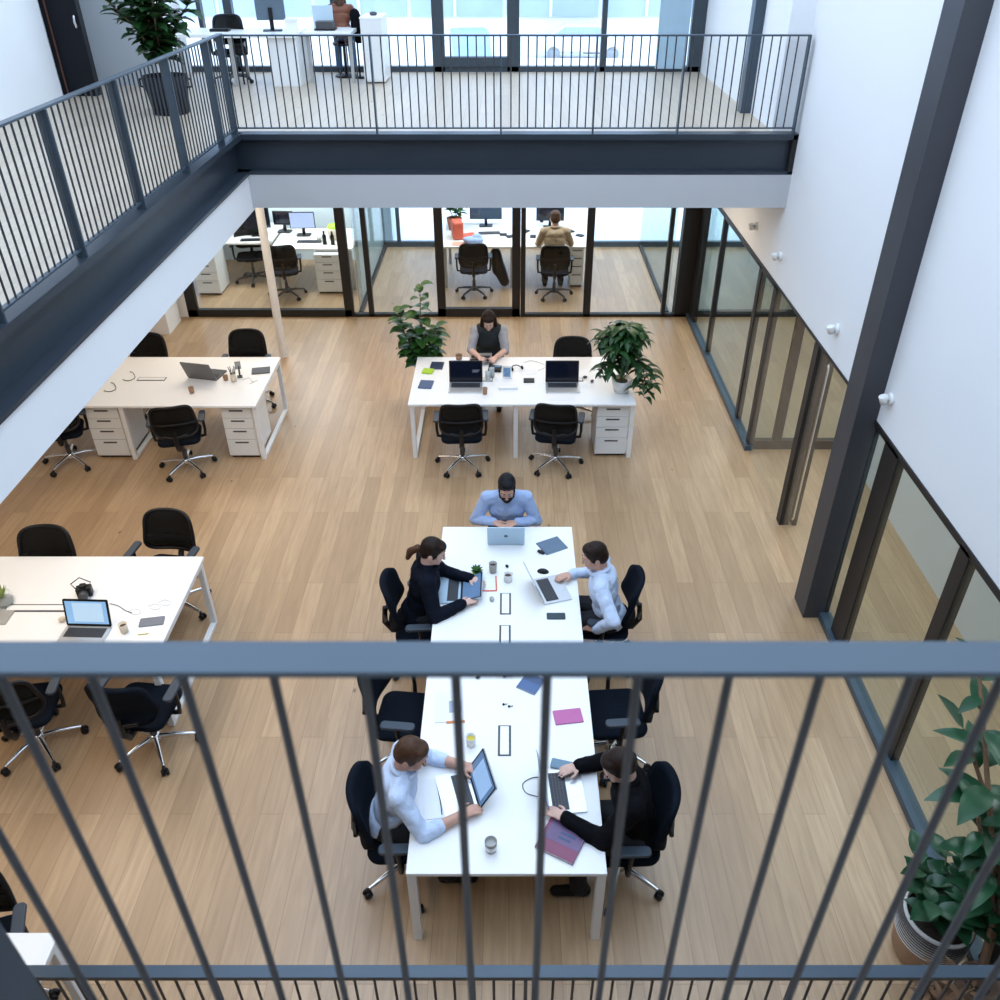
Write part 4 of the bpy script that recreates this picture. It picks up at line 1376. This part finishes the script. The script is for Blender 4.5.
# big plant upstairs on the left
q = at(172, 113, ZU)
t = pot_plant('large bushy plant in a black planter on the upper left gallery', (q.x, q.y, ZU), pots(.19, .24, .38), mat('planter_black', (.008, .010, .014), .6, noise=.15, spec=.2))
soil(t, .2, .32)
ss = []
for k in range(11):
    a = k * 2.4
    r = .10 + .36 * ((k * 3) % 11) / 11
    hz = 1.28 - r * .9 + .12 * (k % 3)
    ss.append([(0, 0, .32), (.12 * r * math.cos(a), .12 * r * math.sin(a), .6), (.7 * r * math.cos(a), .7 * r * math.sin(a), .3 + hz * .6), (r * 1.25 * math.cos(a), r * 1.25 * math.sin(a), .25 + hz * .86)])
crown(t, ss, LEAFD, .23, .15, 34, .8, 1.0, BARK, .25, .014)
for sx in (-1, 1):
    MB().tube([(sx * .22, 0, .36), (sx * .28, 0, .34), (sx * .28, 0, .27), (sx * .225, 0, .26)], .012, 8).build('handle', BLACK, t)
# striped pot at the bottom right
q = at(930, 952, 0)
q = Vector((2.60, 2.80, 0))
t = thing('potted_plant', 'broad-leaved plant in a ribbed white and tan pot at the bottom right', 'plant', q)
prof = [(.001, 0), (.15, 0), (.185, .06), (.205, .2), (.205, .235)]
MB().lathe(prof, 40).build('pot_base', mat('tan_clay', (.36, .22, .13), .7, noise=.15, scale=5), t)
rp = [(.205, .235)]
for k in range(9):
    z = .24 + k * .022
    rp += [(.209 - k * .001, z), (.212 - k * .001, z + .007), (.209 - k * .001, z + .014)]
    if k < 8:
        rp += [(.198, z + .018)]
top = rp[-1][1]
MB().lathe(rp + [(.20, top + .012), (.188, top + .012), (.185, top - .05), (.001, top - .05)], 40).build('pot_rim', mat('white_ribbed', (.7, .69, .67), .6, noise=.06), t)
gb = MB()
for k in range(8):
    z = .24 + k * .022 + .018
    gb.lathe([(.198, z - .007), (.2095, z - .004), (.2095, z + .004), (.198, z + .007)], 40)
gb.build('groove_lines', DKGREY, t)
soil(t, .185, .39)
ss = []
for k in range(9):
    a = k * 2.4 + .5
    r = .12 + .16 * ((k * 4) % 9) / 9
    ss.append([(.03 * math.cos(a), .03 * math.sin(a), .38), (r * .5 * math.cos(a), r * .5 * math.sin(a), .58), (r * math.cos(a) + .02, r * math.sin(a) + .05, .74)])
crown(t, ss, LEAFB, .21, .12, 8, .75, 1.0, STEM, .35, .008)
# tall plant at the right edge
t = thing('potted_plant', 'tall plant with long green leaves at the right edge of the picture', 'plant', (2.74, 2.48, 0))
MB().lathe(pots(.09, .115, .3), 28).build('pot', mat('pot_brown', (.16, .10, .07), .7, noise=.3), t)
soil(t, .09, .25)
ss = [[(0, 0, .25), (.0, .12, .7), (-.03, .38, 1.15), (-.05, .70, 1.55), (-.06, .98, 1.88)], [(0, 0, .25), (.0, .12, .7), (-.05, .3, 1.0), (-.12, .42, 1.25)], [(.02, .02, .25), (.03, .15, .8), (.03, .5, 1.15), (-.08, .85, 1.48)]]
crown(t, ss, LEAFB, .33, .125, 15, .7, 1.0, BARK, .3, .022)
q = Vector((2.36, 2.42, 0))
t = thing('potted_plant', 'dry brown plant in a low pot behind the bottom railing at the right', 'plant', (2.45, 2.34, 0))
MB().lathe(pots(.10, .13, .2), 28).build('pot', mat('pot_dark', (.05, .035, .03), .7, noise=.3), t)
crown(t, [[(0, 0, .17), (.05 * math.cos(k), .05 * math.sin(k), .35), (.13 * math.cos(k), .1 * math.sin(k), .5)] for k in range(6)], mat('leaf_dry', (.17, .09, .045), .8, noise=.5, scale=12), .16, .05, 7, .9, 1.0, BARK)

# ================================================================== WALL LIGHTS
for i, (u, v, y) in enumerate(((757, 226, 0), (781, 256, 0), (838, 329, 0), (892, 399, 0))):
    r = _ray(u, v)
    k = XW / r[0]
    p = Vector((XW, r[1] * k, CAM_H + r[2] * k))
    t = thing('wall_light', ['small white wall light farthest along the right-hand wall', 'white wall light second from the far gallery on the right wall', 'white wall light left of the dark column on the right wall', 'white wall light right of the dark column'][i], 'wall light', p, 0, 'wall lights on the right wall', .85)
    M = Ry(-PI / 2)
    MB().lathe([(.001, 0), (.055, 0), (.055, .02), (.045, .03), (.001, .03)], 24, M).build('base', WHITEC, t)
    MB().tube([(-.03, 0, 0), (-.06, 0, -.005)], .018, 12).build('arm', WHITEC, t)
    MB().lathe([(.001, 0), (.034, 0), (.042, .075), (.036, .08), (.001, .06)], 20, T(-.06, 0, -.045) @ Ry(R(-18))).build('lamp_head', WHITEC, t)

# ================================================================== GLASS OFFICES
def monitor(label, loc, rz, screen=SCR_OFF, wd=.55, h=.34, group='office monitors', pm=None):
    t = thing('monitor', label, 'monitor', loc, rz, group)
    MB().slab(.12, .09, 0, .012, .03).build('base', BLACK, t)
    B(-.025, .025, .02, .04, .01, .26).build('stand', BLACK, t)
    p = B(-wd / 2, wd / 2, -.012, .018, .12, .12 + h).build('panel', pm or BLACK, t, .004)
    B(-wd / 2 + .012, wd / 2 - .012, -.014, -.011, .132, .108 + h).build('screen', screen, p)
    return t

def keyboard(label, loc, rz, m=DKGREY):
    t = thing('keyboard', label, 'keyboard', loc, rz)
    MB().slab(.21, .065, 0, .014, .01).build('base', m, t)
    k_ = MB()
    for r in range(4):
        for c_ in range(14):
            k_.box(-.195 + c_ * .028, -.172 + c_ * .028, -.05 + r * .026, -.028 + r * .026, .014, .018)
    k_.build('keys', KEYS, t)
    return t

CRM = mat('office_desk_top', (.80, .77, .71), .45, noise=.02)
def office_desk(label, x0, x1, y0, y1):
    t = thing('office_desk', label, 'desk', (x0, y0, 0))
    L, D = x1 - x0, y1 - y0
    B(0, L, 0, D, TT - .03, TT).build('tabletop', CRM, t, .004)
    for xx in (.05, L - .05):
        for yy in (.05, D - .08):
            B(xx - .025, xx + .025, yy, yy + .05, 0, TT - .03).build('leg', GREYC, t)
    return t
office_desk('cream desk in the left glass office with a lit screen on it', -4.05, -2.66, 14.25, 15.4)
office_desk('cream desk at the far left of the left glass office', -5.9, -4.10, 14.55, 15.75)
office_desk('pale desk in the middle office behind the glass doors', -1.15, .10, 14.36, 15.75)
office_desk('pale desk where the man in beige is working', .14, 1.40, 14.36, 15.75)
pedestal('cream four-drawer pedestal in the left glass office', -3.30, -2.86, 14.12, 14.72)
pedestal('pale pedestal standing open-sided at the far left office desk', -5.35, -4.95, 14.05, 14.6)
pedestal('slim pale pedestal right of the man in beige', 1.06, 1.29, 14.44, 14.98)
OT = TT + .0005
monitor('black monitor on the far left office desk', (-4.42, 15.0, OT), R(12), wd=.46, h=.36)
monitor('lit monitor on the desk in the left glass office', (-3.62, 15.0, OT), R(2), mat('screen_lilac', (.2, .25, .4), .3, emit=(.45, .55, .9), estr=.8, noise=.1), wd=.44, h=.28)
monitor('dark monitor beside the lit one in the left glass office', (-4.0, 15.2, OT), R(-4), wd=.36, h=.24)
monitor('dark blue monitor on the desk in the middle office', (-.42, 15.55, OT), 0, mat('screen_navy', (.03, .06, .11), .2, noise=.2), wd=.58, h=.42)
monitor('small black monitor in front of the man in beige', (.74, 15.45, OT), 0, wd=.5, h=.3)
keyboard('grey keyboard in front of the lit monitor', (-3.45, 14.62, OT), 0)
t = thing('paper_bin', 'lime green bin in a white tub on the left office desk', 'bin', (-3.02, 14.80, OT))
MB().lathe([(.001, 0), (.12, 0), (.14, .2), (.13, .2), (.11, .01), (.001, .01)], 24).build('tub', CREAM, t)
MB().lathe([(.001, .25), (.12, .24), (.135, .18)], 24).build('lining', LIME, t)
for i, (x, y) in enumerate(((-3.16, 14.50), (-3.02, 14.48))):
    t = thing('bottle', ['black bottle on the left office desk, nearer the chair', 'black bottle on the left office desk, nearer the glass wall'][i], 'bottle', (x, y, OT))
    MB().lathe([(.001, 0), (.035, 0), (.035, .14), (.015, .18), (.015, .2), (.001, .2)], 18).build('body', BLACK, t)
    MB().lathe([(.001, .2), (.018, .2), (.018, .225), (.001, .225)], 18).build('cap', DKGREY, t)
cup('white mug beside the black bottles in the left glass office', (-3.28, 14.66, OT), WHITEC, .05, .1)
flat('paper_sheet', 'sheet of paper at the front of the left office desk', 'paper', (-3.55, 14.38, OT), .2, .3, .2, .003, PAPER)
keyboard('dark keyboard below the black monitor in the left office', (-4.45, 14.72, OT), R(5), BLACK)
flat('document_stack', 'stack of papers on the far left office desk', 'papers', (-4.2, 14.68, OT), .1, .2, .25, .03, PAPER)
tag(B(-.09, .09, -.14, .14, 0, .3).build('red_bag', REDM, None, .03, Vector((-.90, 14.85, OT)), .2), 'red paper bag on the desk in the middle office', 'bag')
flat('folder', 'orange-red folder on the desk in the middle office', 'folder', (-.72, 15.0, OT), .4, .25, .18, .012, REDM)
flat('folder', 'pale orange folder near the front of the middle office desk', 'folder', (-.85, 14.5, OT), -.2, .25, .18, .008, mat('salmon', (.75, .35, .25), .7, noise=.1))
flat('keyboard', 'grey keyboard on the desk in the middle office', 'keyboard', (-.35, 15.1, OT), .1, .38, .13, .014, DKGREY)
tag(blob(MB().ell((0, 0, .05), (.17, .11, .06)).ell((.05, .02, .1), (.09, .07, .05)).ell((-.1, -.02, .06), (.1, .08, .05)), 'scarf', SHIRTB, None, .012, 3), 'light blue cloth heaped on the middle office desk', 'cloth')
bpy.data.objects['scarf'].location = (-.60, 14.58, OT)
tag(blob(MB().cap((-.05, 0, .58), .10, (0, 0, .30), .12).cap((0, 0, .34), .12, (.10, -.03, .1), .09), 'backpack', BLACK, None, .015, 3), 'black bag leaning below the middle office desk', 'bag')
bpy.data.objects['backpack'].location = (-.18, 14.5, 0)
for i, (x, y) in enumerate(((-.1, 15.0), (.02, 14.9), (.3, 15.2), (.42, 14.9), (1.1, 15.2), (1.25, 14.95))):
    flat('notebook', ['dark notebook at the right of the middle office desk', 'dark notebook in front of another on the middle office desk', 'black notebook behind the beige man\'s left hand', 'black notebook nearer the beige man on his left', 'black notebook at the back right of the beige man\'s desk', 'black notebook at the right of the beige man\'s desk'][i], 'notebook', (x, y, OT), i * .5, .13, .1, .02, BLACK)
# cabinet outside the far facade
t = thing('locker', 'blue-grey metal cabinet standing outside the far glass wall', 'cabinet', (-2.75, 17.3, -.1))
B(-.42, .42, -.3, .3, 0, 1.5).build('body', mat('blue_grey_metal', (.50, .60, .66), .5, .1, noise=.1), t, .01)
B(-.40, -.01, -.32, -.3, .1, 1.45).build('door', MATS['blue_grey_metal'], t)
B(.01, .40, -.32, -.3, .1, 1.45).build('door', MATS['blue_grey_metal'], t)

# ================================================================== UPPER FLOOR FURNITURE
UZ = ZU
UT = .60
t = thing('office_desk', 'long white desk upstairs along the windows', 'desk', (-4.40, 11.95, UZ))
B(0, 1.75, 0, .75, UT - .04, UT).build('tabletop', DESK, t, .004)
B(1.37, 1.73, .06, .7, 0, UT - .04).build('end_panel', DESKP, t, .004)
for xx in (.05, .9):
    B(xx - .02, xx + .02, .06, .1, 0, UT - .04).build('leg', GREYC, t)
    B(xx - .02, xx + .02, .65, .69, 0, UT - .04).build('leg', GREYC, t)
t = thing('office_desk', 'white desk upstairs in front of the seated person', 'desk', (-2.62, 12.2, UZ))
B(0, .62, 0, .6, UT - .04, UT).build('tabletop', DESK, t, .004)
for xx in (.04, .58):
    B(xx - .02, xx + .02, .1, .14, 0, UT - .04).build('leg', GREYC, t)
t = thing('filing_cabinet', 'tall white cabinet upstairs beside the seated person', 'cabinet', (-1.75, 12.55, UZ))
B(-.135, .135, -.3, .3, .02, .74).build('body', DESKP, t, .005)
B(-.14, .14, -.305, .305, .74, .76).build('top', DESK, t, .003)
B(-.12, .12, -.31, -.29, .04, .36).build('door', PEDM, t)
B(-.12, .12, -.31, -.29, .38, .73).build('door', PEDM, t)
tag(MB().ell((0, 0, .02), (.05, .04, .025)).build('sunglasses_case', DKGREY, None, 0, Vector((-1.74, 12.5, UZ + .7605))), 'small dark case on top of the tall white cabinet upstairs', 'case')
monitor('grey-backed monitor upstairs at the window', (-3.02, 12.35, UZ + UT + .0005), R(190), wd=.36, h=.26, pm=mat('slate_plastic', (.10, .14, .18), .5, noise=.1))
t = thing('paper_box', 'white box beside the monitor upstairs', 'box', (-2.74, 12.2, UZ + UT + .0005), R(8))
t.scale = (.6, .8, 1)
B(-.12, .12, -.09, .09, 0, .14).build('body', PAPER, t, .003)
B(-.124, .124, -.094, .094, .11, .15).build('lid', WHITEC, t, .003)
flat('tablet', 'dark keyboard tray lying upstairs left of the monitor', 'tray', (-3.68, 12.3, UZ + UT + .0005), 0, .24, .12, .03, BLACK)
t = thing('document_box', 'black wire tray of papers upstairs', 'tray', (-2.36, 12.45, UZ + UT + .0005))
B(-.13, .13, -.1, .1, 0, .02).build('tray', BLACK, t)
B(-.11, .11, -.09, .09, .02, .1).build('papers', DKGREY, t)
flat('screen_panel', 'pale blue panel standing on the desk upstairs', 'panel', (-2.42, 12.66, UZ + UT + .0005), 0, .26, .04, .26, mat('pale_panel', (.55, .68, .75), .6, noise=.05))
put(dark, (-3.62, 12.35, UZ), R(185), 'dark office chair upstairs at the left end of the long desk', G3, .8)
t = thing('handbag', 'dark bag hanging under the desk upstairs', 'bag', (-3.45, 12.2, UZ))
MB().ell((0, 0, .40), (.1, .08, .07)).build('body', BLACK, t)
MB().tube([(0, 0, 0), (0, 0, .4)], .012, 8).build('stand', BLACK, t)
make_person('person in a brown top seated upstairs by the window', (-2.22, 12.86, UZ), R(8), lean=.12, hands=((-2.35, 13.1, UZ + .68), (-2.05, 13.1, UZ + .68)), top=LEATHER, hair='long', hairm=HAIRM, collar=False, legs=JEANS, scale=.72, seat=.60)
t = thing('stool', 'stool with a single foot under the seated person upstairs', 'stool', (-2.22, 12.86, UZ))
MB().lathe([(.001, .38), (.14, .38), (.15, .405), (.13, .425), (.001, .427)], 24).build('seat', BLACK, t)
MB().tube([(0, 0, .02), (0, 0, .39)], .02, 10).build('column', BLACK, t)
MB().lathe([(.001, 0), (.16, 0), (.15, .02), (.001, .025)], 24).build('foot', BLACK, t)
t = thing('jacket', 'black jacket hanging beside the seated person upstairs', 'jacket', (-2.02, 12.75, UZ))
blob(MB().cap((0, 0, .75), .07, (.03, 0, .5), .09), 'body', JACKB, t, .012, 3)
MB().tube([(0, 0, 0), (0, 0, .8)], .012, 8).build('stand', BLACK, t)
MB().lathe([(.001, 0), (.1, 0), (.1, .015), (.001, .015)], 20).build('foot', BLACK, t)
